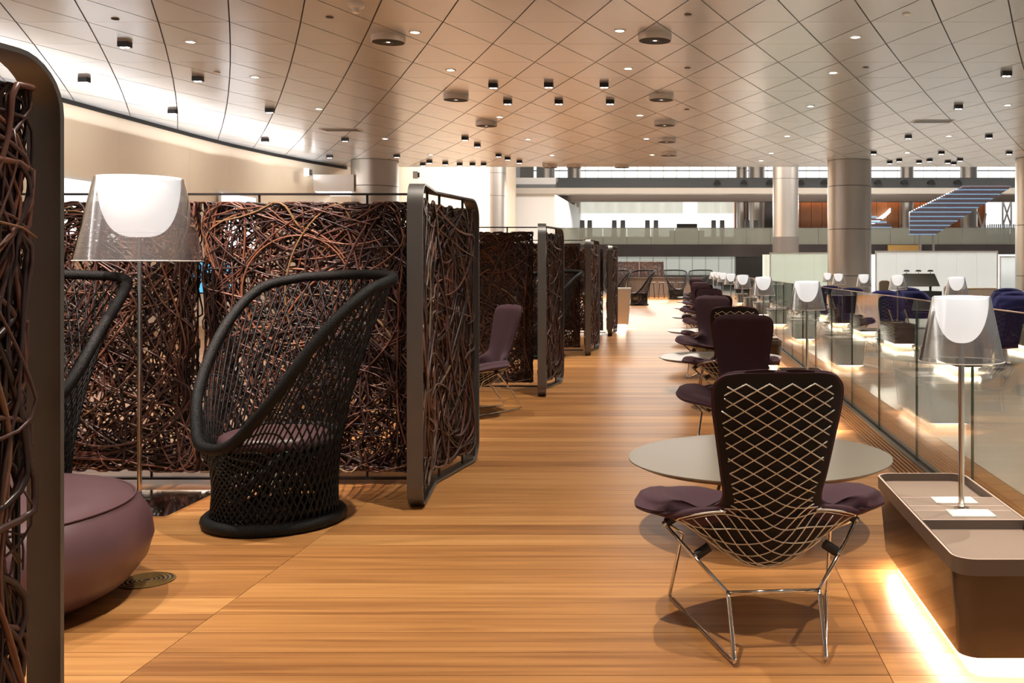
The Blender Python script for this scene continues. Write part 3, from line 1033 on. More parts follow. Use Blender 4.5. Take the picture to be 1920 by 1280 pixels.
# ------------------------------------------------------------------ plum wire lounge chairs (local: +y is forward)
def make_bird():
    t = thing('wire_lounge_chair', '', 'lounge chair')
    #        fwd,  z,   half width, lift, forward sweep of wings
    stt = [(.46, .405, .06, .00, .0), (.455, .402, .16, .012, -.01), (.43, .39, .25, .035, -.02), (.37, .365, .345, .075, -.02), (.27, .33, .435, .125, .0),
           (.16, .295, .482, .185, .02), (.04, .268, .495, .225, .03), (-.075, .272, .478, .225, .05), (-.165, .325, .385, .165, .07), (-.215, .42, .225, .10, .06),
           (-.25, .53, .185, .03, .035), (-.285, .65, .197, .0, .03), (-.32, .78, .217, 0, .03), (-.35, .90, .235, 0, .03), (-.372, .975, .235, 0, .03), (-.388, 1.015, .205, 0, .02), (-.394, 1.028, .15, 0, .01), (-.396, 1.034, .06, 0, .0)]
    A = spline(stt, 5)
    ns = len(A); nu = 25
    U = np.sin(np.linspace(-1, 1, nu) * PI / 2 * .999); U = .5 * U + .5 * np.linspace(-1, 1, nu); U /= U[-1]
    P = np.zeros((ns, nu, 3))
    for i, (f, z, w, li, sw) in enumerate(A):
        au = np.abs(U)
        P[i, :, 0] = w * U
        P[i, :, 1] = f + sw * au ** 2
        P[i, :, 2] = z + li * (.35 * au ** 1.7 + .65 * np.sin(PI / 2 * np.clip(au / .8, 0, 1)) ** 2) - .10 * li * np.clip((au - .8) / .2, 0, 1) ** 2
    dS = np.gradient(P, axis=0); dU = np.gradient(P, axis=1)
    N = np.cross(dU, dS)
    N /= np.maximum(np.linalg.norm(N, axis=2), 1e-9)[:, :, None]
    if N[ns // 4, nu // 2, 2] < 0: N = -N
    # arc length on the middle line
    arc = np.concatenate([[0], np.cumsum(np.linalg.norm(np.diff(P[:, nu // 2], axis=0), axis=1))])
    e = np.minimum(arc, arc[-1] - arc)
    eu = (1 - np.abs(U) ** 8) ** .5
    ee = np.clip(e / .05, 0, 1) ** .5
    th = np.maximum(ee[:, None] * eu[None, :], .0)
    wingy = 1 + .9 * np.clip((np.abs(U)[None, :] - .45) / .4, 0, 1) * np.clip(A[:, 3] / .15, 0, 1)[:, None]
    top = P + N * (.006 + .028 * th * wingy)[:, :, None]
    botm = P - N * (.006 + .006 * th * (1 + 3 * (wingy - 1)))[:, :, None]
    v = [tuple(p) for p in top.reshape(-1, 3)] + [tuple(p) for p in botm.reshape(-1, 3)]
    nn = ns * nu
    F_, mi = [], []
    for i in range(ns - 1):
        for j in range(nu - 1):
            a, b, c, d = i * nu + j, i * nu + j + 1, (i + 1) * nu + j + 1, (i + 1) * nu + j
            F_.append((a, d, c, b)); mi.append(0)
            F_.append((nn + a, nn + b, nn + c, nn + d))
            mi.append(0 if (abs(U[j] + U[j + 1]) / 2 > .62 and A[i][1] < .45) or abs(U[j] + U[j + 1]) / 2 > .93 or i > ns - 7 else 1)
    edge = [i * nu for i in range(ns)] + [(ns - 1) * nu + j for j in range(1, nu)] + [i * nu + nu - 1 for i in range(ns - 2, -1, -1)] + [j for j in range(nu - 2, 0, -1)]
    for a, b in zip(edge, edge[1:] + edge[:1]):
        F_.append((a, b, nn + b, nn + a)); mi.append(0)
    mb = MB(); mb.v = v; mb.f = F_; mb.m = mi
    mb.build('upholstered_cover', [M['fabric'], M['lining']], t, smooth='all')
    # wire shell behind the pad
    Q = P - N * .022

    def wp(a, x):
        i = np.searchsorted(arc, a) - 1
        i = min(max(i, 0), ns - 2)
        fr = (a - arc[i]) / max(arc[i + 1] - arc[i], 1e-9)
        w = A[i][2] * (1 - fr) + A[i + 1][2] * fr
        u = x / max(w, .01)
        if abs(u) > 1: return None, w
        j = min(max(int(np.searchsorted(U, u)) - 1, 0), nu - 2); h = (u - U[j]) / (U[j + 1] - U[j])
        p = (Q[i, j] * (1 - h) + Q[i, j + 1] * h) * (1 - fr) + (Q[i + 1, j] * (1 - h) + Q[i + 1, j + 1] * h) * fr
        return p, w
    mb = MB(); slope = 1.5; pitch = .080
    for sg in (1, -1):
        for c in np.arange(-14, 34) * pitch:
            run = []
            for a in np.arange(.03, arc[-1] - .03, .012):
                x = sg * (c - 1.2 - slope * (a - .6))
                p, w = wp(a, x)
                back = a > arc[-1] * .52
                lim = (w - .034) if back else min(w - .06, .335)
                if p is not None and abs(x) < lim: run.append(p)
                else:
                    if len(run) > 2: mb.tube(run, .0027, 5)
                    run = []
            if len(run) > 2: mb.tube(run, .0027, 5)
    mb.build('wire_lattice', M['wire'], t, smooth='all', kind='stuff')
    for sg in (-1, 1):       # edge wires of the basket
        run = []
        for a in np.arange(.06, arc[-1] * .56, .02):
            p, w = wp(a, 0)
            p, w = wp(a, sg * min(w - .06, .335)) if w > .09 else (None, w)
            if p is not None: run.append(p)
        MB().tube(run, .0045, 6).build('edge_wire', M['wire'], t, smooth='all')
    # frame
    for s in (-1, 1):
        rf, rt_, up, ff = (s * .163, -.37, .010), (s * .168, -.25, .215), (s * .385, .03, .405), (s * .335, .355, .010)
        path = [ff, rf]
        fr = MB()
        fr.tube(spline([ff, (s * .25, -.01, .010), (s * .18, -.30, .010), (s * .164, -.37, .016), (s * .163, -.378, .04), (s * .168, -.25, .222)], 6), .0078, 8)
        fr.build('sled_leg', M['chrome'], t, smooth='all')
        MB().tube([(s * .168, -.25, .215), (s * .275, -.115, .307), up], .0078, 8).build('side_strut', M['chrome'], t, smooth='all')
        MB().tube([ff, (s * .337, .35, .02), (s * .30, .14, .33), (s * .375, .04, .40)], .0078, 8).build('front_leg', M['chrome'], t, smooth='all')
        for (x, y, z, tx, tz) in ((s * .272, -.112, .312, -s * .045, .03), (s * .378, .022, .402, -s * .045, .03)):
            MB().tube([(x + tx * .1, y, z + tz * .1), (x + tx * 1.15, y, z + tz * 1.15)], .019, 12).build('rubber_mount', M['rubber'], t, smooth=True)
            MB().tube([(x - tx * .15, y, z - tz * .15), (x + tx * .1, y, z + tz * .1)], .013, 10).build('mount_bolt', M['chrome'], t, smooth=True)
    MB().tube([(-.168, -.25, .215), (.168, -.25, .215)], .0078, 8).build('cross_bar', M['chrome'], t, smooth='all')
    return t


bird = make_bird(); st = []
away, toward = R(4), R(180)
spots = [(.30, 3.87, R(5), 'plum wire lounge chair nearest the camera, its wire back in full view'),
         (.43, 7.45, R(176), 'plum lounge chair facing the camera across the nearest round table'),
         (.46, 9.90, R(2), 'plum wire lounge chair turned away, just behind the second chair'),
         (.36, 13.0, R(180), 'plum lounge chair facing the camera behind the second round table'),
         (.42, 14.2, R(0), 'plum lounge chair turned away before the third round table'),
         (.44, 17.9, R(180), 'plum lounge chair facing the camera behind the third round table'),
         (.42, 19.1, R(0), 'plum lounge chair turned away before the fourth round table'),
         (.36, 22.7, R(180), 'plum lounge chair facing the camera behind the fourth round table'),
         (.42, 23.9, R(0), 'plum lounge chair turned away before the fifth round table'),
         (.40, 27.6, R(180), 'plum lounge chair facing the camera behind the fifth round table'),
         (.42, 28.8, R(0), 'plum lounge chair turned away before the sixth round table'),
         (.40, 32.6, R(180), 'plum lounge chair facing the camera behind the sixth round table'),
         (.42, 33.8, R(0), 'plum lounge chair turned away, last of the row'),
         (.40, 37.5, R(180), 'farthest tiny plum lounge chair of the row'),
         (-2.02, 9.7, R(133), 'plum lounge chair inside the second wicker booth')]
for x, y, rz, lab in spots:
    place(bird, st, (x, y, 0), rz, lab, 'plum wire lounge chairs')

# ------------------------------------------------------------------ round tables
def make_table(r=.705, z=.39):
    t = thing('round_table', '', 'table')
    MB().lathe([(r - .012, z - .012), (r, z - .006), (r, z), (0, z)], 64, cap=False).build('top', M['tabletop'], t, smooth=True)
    MB().lathe([(r - .0125, z - .0125), (r - .05, z - .030), (.12, z - .034), (0, z - .034)], 64, cap=False).build('underside', M['tableedge'], t, smooth=True)
    MB().lathe([(.10, z - .05), (.10, z - .0345)], 24).build('hub', M['band'], t)
    for k in range(4):
        a = R(45 + 90 * k)
        c, s = math.cos(a), math.sin(a)
        lg = MB().tube([(.06 * c, .06 * s, z - .045), (.26 * c, .26 * s, z - .07), (.34 * c, .34 * s, .02)], .010, 8).build('leg', M['chrome'], t, smooth='all')
        MB().lathe([(.014, 0), (.016, .004), (.012, .024)], 12, cx=.34 * c, cy=.34 * s).build('foot', M['rubber'], lg)
    return t


tab = make_table(); st = []
for k, y in enumerate((5.35, 11.4, 16.3, 21.1, 26.0, 31.0, 36.0)):
    place(tab, st, (.40, y, 0), 0, 'low round taupe table, %s in the row of plum chairs' % nth[k], 'round tables')

# ------------------------------------------------------------------ pedestal at the end of the wicker row
p = at(1163, 616, 23.2)
t = thing('pedestal', 'beige stone pedestal with white top and glowing foot beside the farthest screen', 'pedestal', (p.x - .02, 23.4, 0))
MB().prism(rrect(-.19, .19, -.19, .19, .01), .10, .92, scale_top=rrect(-.25, .25, -.25, .25, .01)).build('body', M['stonebox'], t)
MB().prism(rrect(-.255, .255, -.255, .255, .01), .921, .96).build('top_slab', M['white'], t)
MB().box(-.13, .13, -.13, .13, 0, .099).build('lit_foot', M['led'], t)

# ------------------------------------------------------------------ lounge beyond the glass
st = []
lp = [(3.8, 13.9, 'nearest'), (3.85, 18.0, 'second'), (3.85, 21.4, 'third'), (3.8, 24.6, 'fourth'), (4.1, 28.6, 'fifth'), (5.95, 17.2, 'rightmost')]
for x, y, n in lp:
    o = copy_tree(blk); o.location = (x, y, 0); o['label'] = 'brown side block with floor glow in the lounge beyond the glass, %s' % n; o['group'] = 'lounge side blocks'
    if n != 'rightmost':
        o = copy_tree(lamp); o.location = (x, y, .4266); o['label'] = 'cone-shade lamp on the %s lounge block beyond the glass' % n; o['group'] = 'lounge cone lamps'
menu = thing('menu_holder', '', 'menu stand')
MB().add([(-.09, -.05, 0), (.09, -.05, 0), (.09, -.035, 0), (-.09, -.035, 0), (-.09, .03, .24), (.09, .03, .24), (.09, .042, .24), (-.09, .042, .24)],
         [(0, 3, 2, 1), (4, 5, 6, 7), (0, 1, 5, 4), (1, 2, 6, 5), (2, 3, 7, 6), (3, 0, 4, 7)]).build('board', M['stonebox'], menu)
MB().box(-.09, .09, .0, .06, 0, .008).build('foot', M['band'], menu)
st = []
for x, y, n, q in ((3.71, 17.93, 'second', 'left'), (4.0, 17.93, 'second', 'right'), (3.74, 21.33, 'third', 'left'), (3.66, 24.53, 'fourth', 'left'), (3.95, 24.53, 'fourth', 'right')):
    place(menu, st, (x, y, .4266), R(75), 'leaning menu board on the %s lounge block, %s one' % (n, q), 'menu boards')


def make_wing_chair():
    t = thing('wing_armchair', '', 'armchair')
    # back shell: curved wall, +y forward
    mb = MB(); v = []; n = 17; hs = 7
    for side in (0, 1):
        for k in range(hs):
            z = .36 + .66 * k / (hs - 1)
            for i in range(n):
                a = R(-112 + 224 * i / (n - 1))
                wing_drop = max(0, abs(math.degrees(a)) - 60) / 52
                zz = .36 + (z - .36) * (1 - .42 * wing_drop)
                r = (.40 if side == 0 else .31) + .03 * k / (hs - 1)
                v.append((r * math.sin(a) * .95, -r * math.cos(a) + .02 - .10 * k / (hs - 1), zz))
    f = []
    m = n * hs
    for k in range(hs - 1):
        for i in range(n - 1):
            a = k * n + i
            f.append((a, a + 1, a + n + 1, a + n)); f.append((m + a, m + a + n, m + a + n + 1, m + a + 1))
    for k in range(hs - 1):
        for i in (0, n - 1):
            a = k * n + i
            f.append((a, a + n, m + a + n, m + a))
    for i in range(n - 1):
        f.append((i, m + i, m + i + 1, i + 1)); a = (hs - 1) * n + i
        f.append((a, a + 1, m + a + 1, m + a))
    mb.add(v, f).build('back_shell', M['blue'], t, smooth='all')
    MB().tube(spline([(-.30, -.40, .98), (-.18, -.48, 1.03), (0, -.50, 1.045), (.18, -.48, 1.03), (.30, -.40, .98)], 6), .075, 12).build('head_roll', M['blue'], t, smooth='all')
    MB().prism(rrect(-.31, .31, -.28, .36, .12), .28, .44).build('seat', M['blue'], t, smooth=True)
    for s in (-1, 1):
        MB().tube(spline([(s * .36, .30, .40), (s * .37, .24, .56), (s * .37, .0, .60), (s * .36, -.2, .64)], 5), .055, 10).build('armrest', M['blue'], t, smooth='all')
    MB().lathe([(.05, .02), (.05, .28)], 16).build('stem', M['chrome'], t)
    MB().lathe([(.28, 0), (.28, .012), (.06, .025)], 32).build('base_disc', M['chrome'], t, smooth=True)
    return t


wc = make_wing_chair(); st = []
for x, y, rz, lab in ((4.03, 20.0, 170, 'tall navy wing armchair behind the second lounge block'), (4.55, 14.6, 30, 'navy wing armchair behind the near lamp shade, seen from behind'),
                      (6.3, 19.2, 150, 'navy wing armchair at the right edge, front one'), (7.3, 22.5, 160, 'navy wing armchair at the right edge, rear one'),
                      (3.9, 22.9, 180, 'navy wing armchair behind the third lounge block'),
                      (3.85, 26.1, 180, 'navy wing armchair behind the fourth lounge block'), (5.5, 23.5, 200, 'navy wing armchair under the dark canopy')):
    place(wc, st, (x, y, 0), R(rz), lab, 'navy wing armchairs').scale = (.92, .92, .86)

# high-backed banquettes
def banquette(px0, px1, pytop, d, label):
    x0, x1 = (px0 - VX) * d / F, (px1 - VX) * d / F
    zt = EYE + (VY - pytop) * d / F
    t = thing('banquette', label, 'banquette', ((x0 + x1) / 2, d, 0))
    w = (x1 - x0) / 2
    poly = rrect(-w, w, .10, zt, .10, 5)
    v = [(x, y, z) for y in (-.05, .05) for x, z in poly]
    n = len(poly)
    f = [tuple(range(n)), tuple(range(2 * n - 1, n - 1, -1))] + [(i, n + i, n + (i + 1) % n, (i + 1) % n) for i in range(n)]
    MB().add(v, f).build('back_panel', M['taupe'], t)
    MB().tube([(x, -.052, z) for x, z in poly], .012, 6, True).build('piping', M['stonebox'], t, smooth='all')
    MB().prism(rrect(-w + .05, w - .05, -.62, -.06, .06), .22, .42).build('seat', M['taupe'], t)
    MB().box(-w + .1, w - .1, -.55, -.1, 0, .219).build('plinth', M['coldark'], t)
    return t


banquette(1770, 1802, 535, 28, 'narrow taupe banquette back beside the dark canopy')
banquette(1804, 1872, 540, 26, 'wide taupe banquette back behind the near lamp shade')
banquette(1880, 1990, 546, 23.5, 'taupe banquette back with pale piping at the right edge')
banquette(1648, 1668, 526, 31, 'small taupe banquette back left of the dark canopy')

# dark canopy stand with three small lamps
d = 30
t = thing('canopy_stand', 'dark sloped canopy stand with three small lamps on top', 'stand', at(1722, 505, d).xy.to_3d())
zt = EYE + (VY - 514) * d / F
MB().add([(-.47, -.10, zt), (.47, -.10, zt), (.55, -.42, zt - .36), (-.55, -.42, zt - .36), (-.47, -.08, zt + .02), (.47, -.08, zt + .02), (.55, -.40, zt - .34), (-.55, -.40, zt - .34)],
         [(0, 1, 2, 3), (7, 6, 5, 4), (0, 4, 5, 1), (1, 5, 6, 2), (2, 6, 7, 3), (3, 7, 4, 0)]).build('front_slope', M['dkgreen'], t)
MB().add([(-.47, .10, zt), (.47, .10, zt), (.55, .42, zt - .36), (-.55, .42, zt - .36), (-.47, -.08, zt), (.47, -.08, zt), (.55, .40, zt - .38), (-.55, .40, zt - .38)],
         [(3, 2, 1, 0), (4, 5, 6, 7), (1, 5, 4, 0), (2, 6, 5, 1), (3, 7, 6, 2), (0, 4, 7, 3)]).build('back_slope', M['dkgreen'], t)
for s in (-1, 1): MB().box(s * .36 - .03, s * .36 + .03, -.03, .03, 0, zt - .001).build('post', M['black'], t)
MB().box(-.62, .62, -.35, .35, .55, .74).build('counter', M['black'], t)
for x in (-.36, 0, .36):
    lp_ = MB().tube([(x, 0, zt + .02), (x, 0, zt + .10)], .012, 8).build('lamp_stem', M['chrome'], t)
    MB().lathe([(.10, zt + .08), (.07, zt + .13), (0, zt + .14)], 16, cx=x).build('lamp_hood', M['black'], lp_)

# frosted screens
def frosted(px0, px1, pytop, d, label, m, n):
    x0, x1 = (px0 - VX) * d / F, (px1 - VX) * d / F
    zt = EYE + (VY - pytop) * d / F
    t = thing('frosted_screen', label, 'screen', ((x0 + x1) / 2, d, 0))
    w = (x1 - x0) / 2
    for k in range(n):
        a = -w + .04 + (2 * w - .08) * k / n; b = -w + .04 + (2 * w - .08) * (k + 1) / n
        MB().box(a + .002, b - .002, -.01, .01, .06, zt - .04).build('glass_panel', m, t)
    for a, b in ((-w, -w + .04), (w - .04, w)): MB().box(a, b, -.03, .03, 0, zt).build('upright', M['white'], t)
    MB().box(-w + .04, w - .04, -.03, .03, zt - .04, zt).build('top_rail', M['white'], t)
    MB().box(-w + .04, w - .04, -.03, .03, 0, .06).build('bottom_rail', M['white'], t)
    return t


frosted(1443, 1556, 473, 35, 'pale green frosted glass screen left of the broad column', M['frost'], 4)
frosted(1641, 1871, 470, 34, 'wide white frosted glass screen right of the broad column', M['frost2'], 6)
frosted(1874, 1990, 480, 36, 'narrow grey-white frosted screen at the right edge', M['frost2'], 3)
# added glowing pleats that backlight the frosted screens
def pleats(name, x0, x1, y, z0, z1, pitch, amp, m, label, cat):
    n = int((x1 - x0) / pitch * 4)
    v = []; f = []
    for z in (z0, z1):
        for i in range(n + 1):
            x = x0 + (x1 - x0) * i / n
            v.append((x, y + amp * math.sin(i * PI / 2) * (1 + .4 * math.sin(i * .7)), z))
    for i in range(n): f.append((i, i + 1, n + 2 + i, n + 1 + i))
    o = MB().add(v, f).build(name, m)
    sd = o.modifiers.new('thickness', 'SOLIDIFY'); sd.thickness = .01
    return tag(o, label, cat)


pleats('curtain', 2.9, 5.1, 37.2, .02, 1.95, .22, .06, M['curtain'], 'added glowing pleated sheet backlighting the green frosted screen', 'curtain')
pleats('curtain', 6.4, 13.5, 36.8, .02, 1.95,   .28, .06, M['glowpleats'], 'added white glowing pleated sheet backlighting the wide frosted screen', 'curtain')

# ------------------------------------------------------------------ far hall with mezzanine (d about 62)
D0 = 62.0
def bx(px0, px1, py0, py1, d0, d1, m, name, kind='structure', label=None, par=None):
    a, b = at(px0, py0, d0), at(px1, py1, d0)
    o = MB().box(min(a.x, b.x), max(a.x, b.x), d0, d1, min(a.z, b.z), max(a.z, b.z)).build(name, m, par)
    if kind: o['kind'] = kind
    if label: o['label'] = label
    return o


bx(1040, 2060, 458, 481, D0, 80, M['darkgloss'], 'trim_2', label='dark glossy edge of the far mezzanine floor')
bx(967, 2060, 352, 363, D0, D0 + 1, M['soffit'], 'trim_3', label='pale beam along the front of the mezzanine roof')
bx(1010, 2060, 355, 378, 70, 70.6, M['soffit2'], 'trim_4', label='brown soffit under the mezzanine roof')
# sloped blue-grey roof fascia
a, b = at(985, 333, D0 + 3), at(967, 352, D0)
roof = MB().add([(a.x - .6, D0, b.z + .01), (27, D0, b.z + .01), (27, D0 + 3, a.z), (a.x, D0 + 3, a.z), (a.x - .6, D0 + .3, b.z + .01), (27, D0 + .3, b.z + .01), (27, D0 + 3.3, a.z), (a.x, D0 + 3.3, a.z)],
                [(0, 1, 2, 3), (7, 6, 5, 4), (0, 4, 5, 1), (2, 6, 7, 3), (1, 5, 6, 2), (0, 3, 7, 4)]).build('trim_5', M['greyroof'])
structure(roof); tag(roof, 'sloping blue-grey metal roof edge above the mezzanine')
for k, px in enumerate((1345, 1395, 1443, 1502, 1546, 1647, 1697, 1747, 1797)):
    p = at(px, 342, D0 + .9)
    o = thing('air_nozzle', 'black half-round air nozzle on the far roof edge, %s from the left' % on2[k], 'nozzle', (p.x, D0 + 1.2, p.z - .18))
    v = [(.24 * math.cos(PI * i / 12), y, .36 * math.sin(PI * i / 12)) for y in (-.3, .2) for i in range(13)]
    f = [tuple(range(12, -1, -1)), tuple(range(13, 26))] + [(i, i + 1, 14 + i, 13 + i) for i in range(12)] + [(12, 0, 13, 25)]
    MB().add(v, f).build('hood', M['blackm'], o)
    MB().box(-.26, .26, -.32, .2, -.03, -.001).build('sill', M['greyroof'], o)
# clerestory with blind strips
cl = bx(1000, 2080, 296, 335, 80, 80.2, M['soffit'], 'window_3', label='bright clerestory window with white blinds above the roof edge')
for k in range(44):
    px = 1000 + 24.4 * k
    a, b = at(px + 1, 300, 79.8), at(px + 23, 334, 79.8)
    MB().box(a.x, b.x, 79.8, 79.9, b.z, a.z).build('pane', M['window'], cl)
bx(1000, 2060, 319, 320.5, 78, 78.2, M['greyroof'], 'trim_6', label='thin rail before the clerestory')
# back of the mezzanine
bx(1040, 1460, 363.1, 458, 80.3, 80.6, M['soffit'], 'wall_back', label='back wall of the mezzanine')
w3 = bx(1082, 1378, 399, 444, 79.0, 79.1, M['white'], 'window_4', label='bright window band behind the mezzanine')
for k in range(14):
    a, b = at(1083 + 21 * k, 400, 78.9), at(1103 + 21 * k, 443, 78.9)
    MB().box(a.x, b.x, 78.9, 78.95, b.z, a.z).build('pane', M['window'], w3)
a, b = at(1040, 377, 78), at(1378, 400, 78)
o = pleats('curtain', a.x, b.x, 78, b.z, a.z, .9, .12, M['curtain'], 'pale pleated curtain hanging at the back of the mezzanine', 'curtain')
bx(1378, 1412, 377, 458, 77, 79, M['wallwood'], 'wall_pier', label='orange wood pier on the mezzanine')
bx(1412, 1449, 377, 458, 78, 79, M['coldark'], 'wall_pier_grey', label='grey pier on the mezzanine')
p = at(1294, 402, 74)
o = thing('drum_lantern', 'tall glowing white drum lantern on the far mezzanine', 'lamp', (p.x, 74, 0))
za, zb = at(0, 426, 74).z, at(0, 379, 74).z
MB().lathe([(.52, za), (.52, zb)], 32, cap=False).build('drum_shade', mat('lit_paper', (.95, .93, .9), .6, emit=(1, .95, .9), es=1.3), o, smooth=True)
MB().lathe([(.53, zb), (.53, zb + .06), (0, zb + .06)], 32).build('cap', M['white'], o)
MB().lathe([(.5, at(0, 458, D0).z), (.5, za)], 24).build('base', M['dkgreen'], o)
# mezzanine balustrade
mb_ = thing('mezzanine_balustrade', 'grey-green glass balustrade along the far mezzanine', 'balustrade', (0, D0, 0))
za, zb = at(0, 458, D0).z, at(0, 428, D0).z
x = at(1040, 0, D0).x
while x < 24:
    MB().box(x + .01, x + 1.49, .1, .13, za, zb).build('glass_panel', M['balus'], mb_)
    x += 1.5
MB().box(at(1040, 0, D0).x, 24, .08, .15, zb, zb + .04).build('handrail', M['band'], mb_)
# tall-backed chairs and shades on the mezzanine
ch = thing('tall_back_chair', '', 'armchair')
zf = at(0, 457.9, D0).z
MB().add([(-.17, -.22, .751), (.17, -.22, .751), (.17, .1, .751), (-.17, .1, .751), (-.15, -.16, 1.75), (.15, -.16, 1.75), (.15, .0, 1.75), (-.15, .0, 1.75)],
         [(0, 3, 2, 1), (4, 5, 6, 7), (0, 1, 5, 4), (1, 2, 6, 5), (2, 3, 7, 6), (3, 0, 4, 7)]).build('backrest', M['dkgreen'], ch)
MB().prism(rrect(-.17, .17, -.45, .35, .08), .0, .75).build('seat_body', M['dkgreen'], ch)
st = []
for k, px in enumerate((1092, 1106, 1152, 1168, 1214, 1230, 1338, 1354, 1401, 1417)):
    dd = D0 + 4
    place(ch, st, ((px - VX) * dd / F, dd, zf - .05), 0, 'dark tall-backed chair on the far mezzanine, %s from the left' % (on2 + ['tenth'])[k], 'mezzanine chairs')
o = thing('service_counter', 'dark counter unit on the mezzanine before the drum lantern', 'counter', ((1288 - VX) * 68 / F, 68, zf - .05))
MB().box(-1.2, 1.2, -.3, .3, 0, 1.15).build('cabinet', M['dkgreen'], o)
MB().box(-.7, .7, -.25, .25, 1.1501, 1.6).build('upper_cabinet', M['dkgreen'], o)
# below the mezzanine: bright back and wood counters
bx(1000, 1460, 481, 520, 82, 82.2, M['white'], 'wall_back_low', label='white wall under the far mezzanine')
w5 = bx(1150, 1400, 483, 516, 81.6, 81.7, M['white'], 'window_5', label='bright windows under the far mezzanine')
for k in range(10):
    a, b = at(1152 + 24.6 * k, 484, 81.5), at(1174 + 24.6 * k, 515, 81.5)
    MB().box(a.x, b.x, 81.5, 81.58, b.z, a.z).build('pane', M['curtain'], w5)
bx(1380, 1436, 481.1, 560, 70, 72, M['coldark'], 'wall_pier_dark', label='dark pier under the mezzanine')
o = thing('wood_counter', 'long low wood-fronted bar counter at the end of the aisle', 'counter', (at(1245, 0, 50).x, 50, 0))
for k in range(14): MB().box(-2.0 + .28 * k, -1.725 + .28 * k, -.3, .3, .08, .94).build('front_board', M['soffit2'], o)
MB().box(-2.05, 2.05, -.36, .36, .941, .99).build('worktop', M['coldark'], o)
MB().box(-1.9, 1.9, -.2, .2, 0, .079).build('plinth', M['plinth'], o)
o = copy_tree(part); o.location = (at(1246, 0, 56).x, 56, 0); o.scale = (1, 1, 1); o['label'] = 'tiny wicker partition far behind the woven armchairs'
st = []
stool = thing('bar_stool', '', 'stool')
MB().lathe([(.18, .72), (.19, .75), (.17, .78), (0, .785)], 20).build('seat', M['coldark'], stool)
for k in range(4):
    a = R(45 + 90 * k)
    MB().tube([(.12 * math.cos(a), .12 * math.sin(a), .72), (.2 * math.cos(a), .2 * math.sin(a), 0)], .014, 6).build('leg', M['black'], stool)
for k, px in enumerate((1222, 1240, 1258, 1276)):
    place(stool, st, (at(px, 0, 48).x, 48, 0), 0, 'dark bar stool before the far wood counter, %s from the left' % on2[k], 'bar stools')
# left return wall of the mezzanine
bx(965, 1042, 333, 352, 63, 82, M['white'], 'wall_end_upper', label='white end wall above the beam')
bx(966, 1040, 363.2, 560, 62.4, 82, M['white'], 'wall_end', label='white end wall of the mezzanine')
bx(745, 966, 300, 520, 61, 61.3, M['wall'], 'wall_end_cream', label='cream wall closing the left side')
# slim far columns
column(1006, 1040, 76, 'slim far column at the left end of the clerestory', top=11.5, zs=(9.2,))
column(1064, 1089, 77, 'second slim far column behind the roof edge', top=11.5, zs=(9.2,))
column(1380, 1401, 77, 'slim far column before the clerestory at centre', top=11.5, zs=(9.2,))
column(1403, 1434, 76, 'broader far column before the clerestory at centre', top=11.5, zs=(9.2,))
column(1688, 1713, 76, 'slim blue-lit far column right of the broad column', top=11.5, zs=(9.2,))
column(1800, 1832, 76, 'broader far column at upper right', top=11.5, zs=(9.2,))

# right side: orange wood wall, slatted ramp, white truss
ww = bx(1440, 1850, 363.2, 470, 80.5, 80.8, M['soffit2'], 'wall_wood', label='orange wood wall at the right of the mezzanine')
for k in range(20):
    a, b = at(1440 + 20.4 * k, 364, 80.3), at(1460 + 20.4 * k, 456, 80.3)
    MB().box(a.x, b.x - .01, 80.3, 80.48, b.z, a.z).build('plank', M['wallwood'], ww)
a, b = at(1455, 375.5, 80), at(1846, 378, 80)
MB().box(a.x, b.x, 79.9, 80.1, b.z, a.z).build('cove_line', M['warmline'], ww)
rp = thing('slatted_ramp', 'long rising ramp clad in blue-lit metal slats', 'ramp', at(1706, 505, 60).xy.to_3d())
p0, p1 = at(1706, 440, 70), at(1893, 352, 66)
n = 44
z_lo, z_hi = p0.z, p1.z
for k in range(n):
    f0 = k / n
    xa = (1706 + (0 if f0 < .45 else (f0 - .45) * 190)); xb = 1755 + 140 * min(1, f0 * 1.05)
    y = 60 - 4 * f0
    a = at(xa, 440 - 92 * f0, y); b = at(xb, 440 - 92 * f0, y)
    MB().box(a.x - rp.location.x, b.x - rp.location.x, y - 60, y - 60 + .3, a.z, a.z + .07).build('slat', M['bluelit'] if k % 4 == 0 else M['purpleslat'], rp)
rp2 = thing('slatted_ramp', 'short blue-lit slatted ramp end left of the wood wall', 'ramp', at(1632, 505, 70).xy.to_3d())
for k in range(9):
    a = at(1632, 443 - 5 * k, 70); b = at(1672 - (0 if k < 4 else (k - 4) * 9), 443 - 5 * k, 70)
    MB().box(0, b.x - a.x, 0, .3, a.z, a.z + .12).build('slat', M['bluelit'] if k % 2 else M['purpleslat'], rp2)
for nm, pts in (('left', [(1634, 418), (1648, 412), (1660, 404), (1671, 394)]), ('right', [(1706, 372), (1716, 364), (1726, 356), (1737, 351)])):
    for (ax, ay), (bx_, by) in zip(pts[:-1], pts[1:]):
        A1, B1 = at(ax, ay, 79.8), at(bx_, by, 79.8)
        MB().add([(A1.x, y, A1.z - .16) for y in (79.8,)] + [(B1.x - .04, 79.8, B1.z - .16), (B1.x - .04, 79.8, B1.z + .18), (A1.x, 79.8, A1.z + .18),
                  (A1.x, 80.3, A1.z - .16), (B1.x - .04, 80.3, B1.z - .16), (B1.x - .04, 80.3, B1.z + .18), (A1.x, 80.3, A1.z + .18)],
                 [(0, 1, 2, 3), (7, 6, 5, 4), (0, 4, 5, 1), (1, 5, 6, 2), (2, 6, 7, 3), (3, 7, 4, 0)]).build('glass_strip', M['window'], ww)
w6 = bx(1848, 1960, 362, 440, 79, 79.2, M['white'], 'window_6', label='bright window behind the white truss at far right')
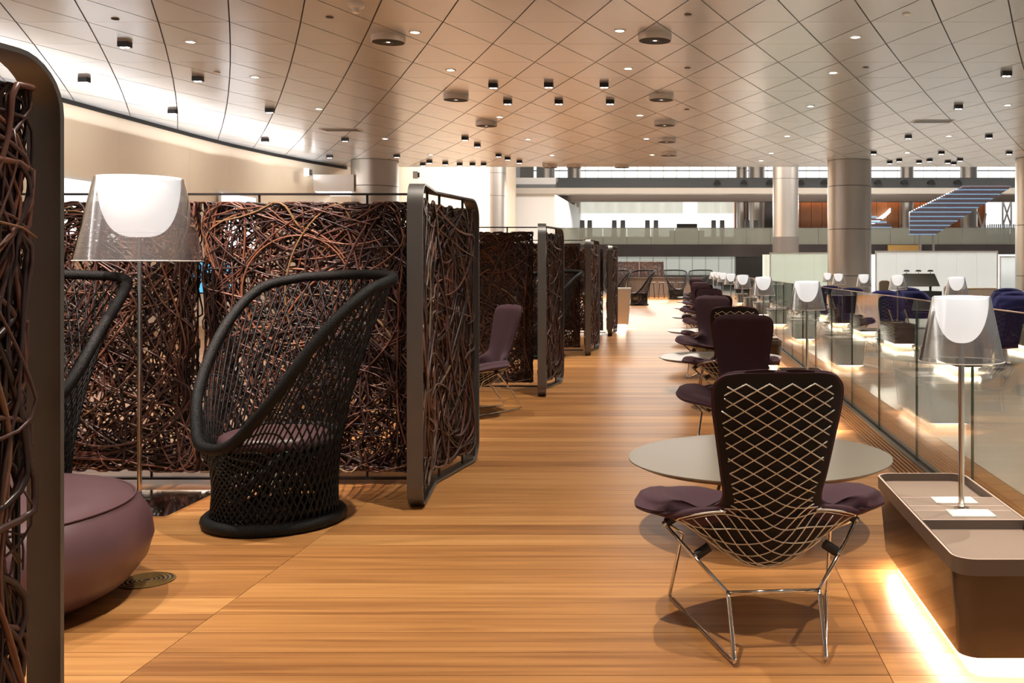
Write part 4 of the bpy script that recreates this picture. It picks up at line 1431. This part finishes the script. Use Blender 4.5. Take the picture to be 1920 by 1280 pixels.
for k in range(4):
    a, b = at(1850 + 27 * k, 365, 78.9), at(1874 + 27 * k, 438, 78.9)
    MB().box(a.x, b.x, 78.9, 78.98, b.z, a.z).build('pane', M['window'], w6)
tr = thing('white_truss', 'white triangulated steel truss at far right', 'truss', at(1870, 505, 75).xy.to_3d())
for a, b in (((1880, 376), (1896, 424)), ((1896, 376), (1896, 428)), ((1880, 376), (1880, 424)), ((1880, 424), (1896, 376)), ((1832, 396), (1842, 428)), ((1842, 428), (1849, 400))):
    A1, B1 = at(*a, 75), at(*b, 75)
    MB().tube([(A1.x - tr.location.x, 0, A1.z), (B1.x - tr.location.x, 0, B1.z)], .07, 8).build('strut', M['white'], tr)
ms = thing('mesh_curtain', 'shimmering metal mesh curtain along the mezzanine at far right', 'curtain', at(1850, 505, 66).xy.to_3d())
for k in range(34):
    px = 1799 + 4 * k
    a, b = at(px, max(420, 438 - .32 * (px - 1799)), 66), at(px + 2, 456, 66)
    MB().box(a.x - ms.location.x, b.x - ms.location.x + .02, 0, .05, b.z, a.z).build('strand', M['mesh'], ms)
o = bx(1665, 1728, 459, 470, 61.7, 62.05, M['brass'], 'trim_7', label='golden panel fixed to the mezzanine edge')
for x in (.6, 1.4): MB().box(x, x + .12, .1, .22, 0, at(0, 438, 60).z).build('post', M['band'], rp)
for px in (1833, 1896, 1881):
    A1 = at(px, 424, 75); MB().tube([(A1.x - tr.location.x, 0, at(0, 458, 62).z), (A1.x - tr.location.x, 0, A1.z)], .07, 8).build('strut', M['white'], tr)
for o_, hz in ((rp2, at(0, 443, 70).z), ):
    for x in (.1, 1.3): MB().box(x, x + .1, .1, .2, at(0, 458, 62).z, hz).build('post', M['band'], o_)
# blue screen glimpsed behind the wicker
o = thing('wall_screen', 'blue display screen glimpsed between the two wicker panels', 'screen', (at(386, 0, 20).x, 20, 0))
za, zb = at(0, 548, 20).z, at(0, 492, 20).z
MB().box(-.4, .55, 0, .05, za - .03, zb + .03).build('bezel', M['black'], o)
MB().box(-.37, .52, -.01, -.001, za, zb).build('display', M['screen'], o)
MB().box(-.03, .03, .01, .05, 0, za - .031).build('stand', M['black'], o)
# far roof and right side enclosure of the hall
structure(MB().box(-13, 30, 33, 90, 12.3, 12.5).build('ceiling_hall', M['white']))
structure(MB().box(-14, 30, 84, 84.3, 0, 12.3).build('wall_far', M['soffit']))
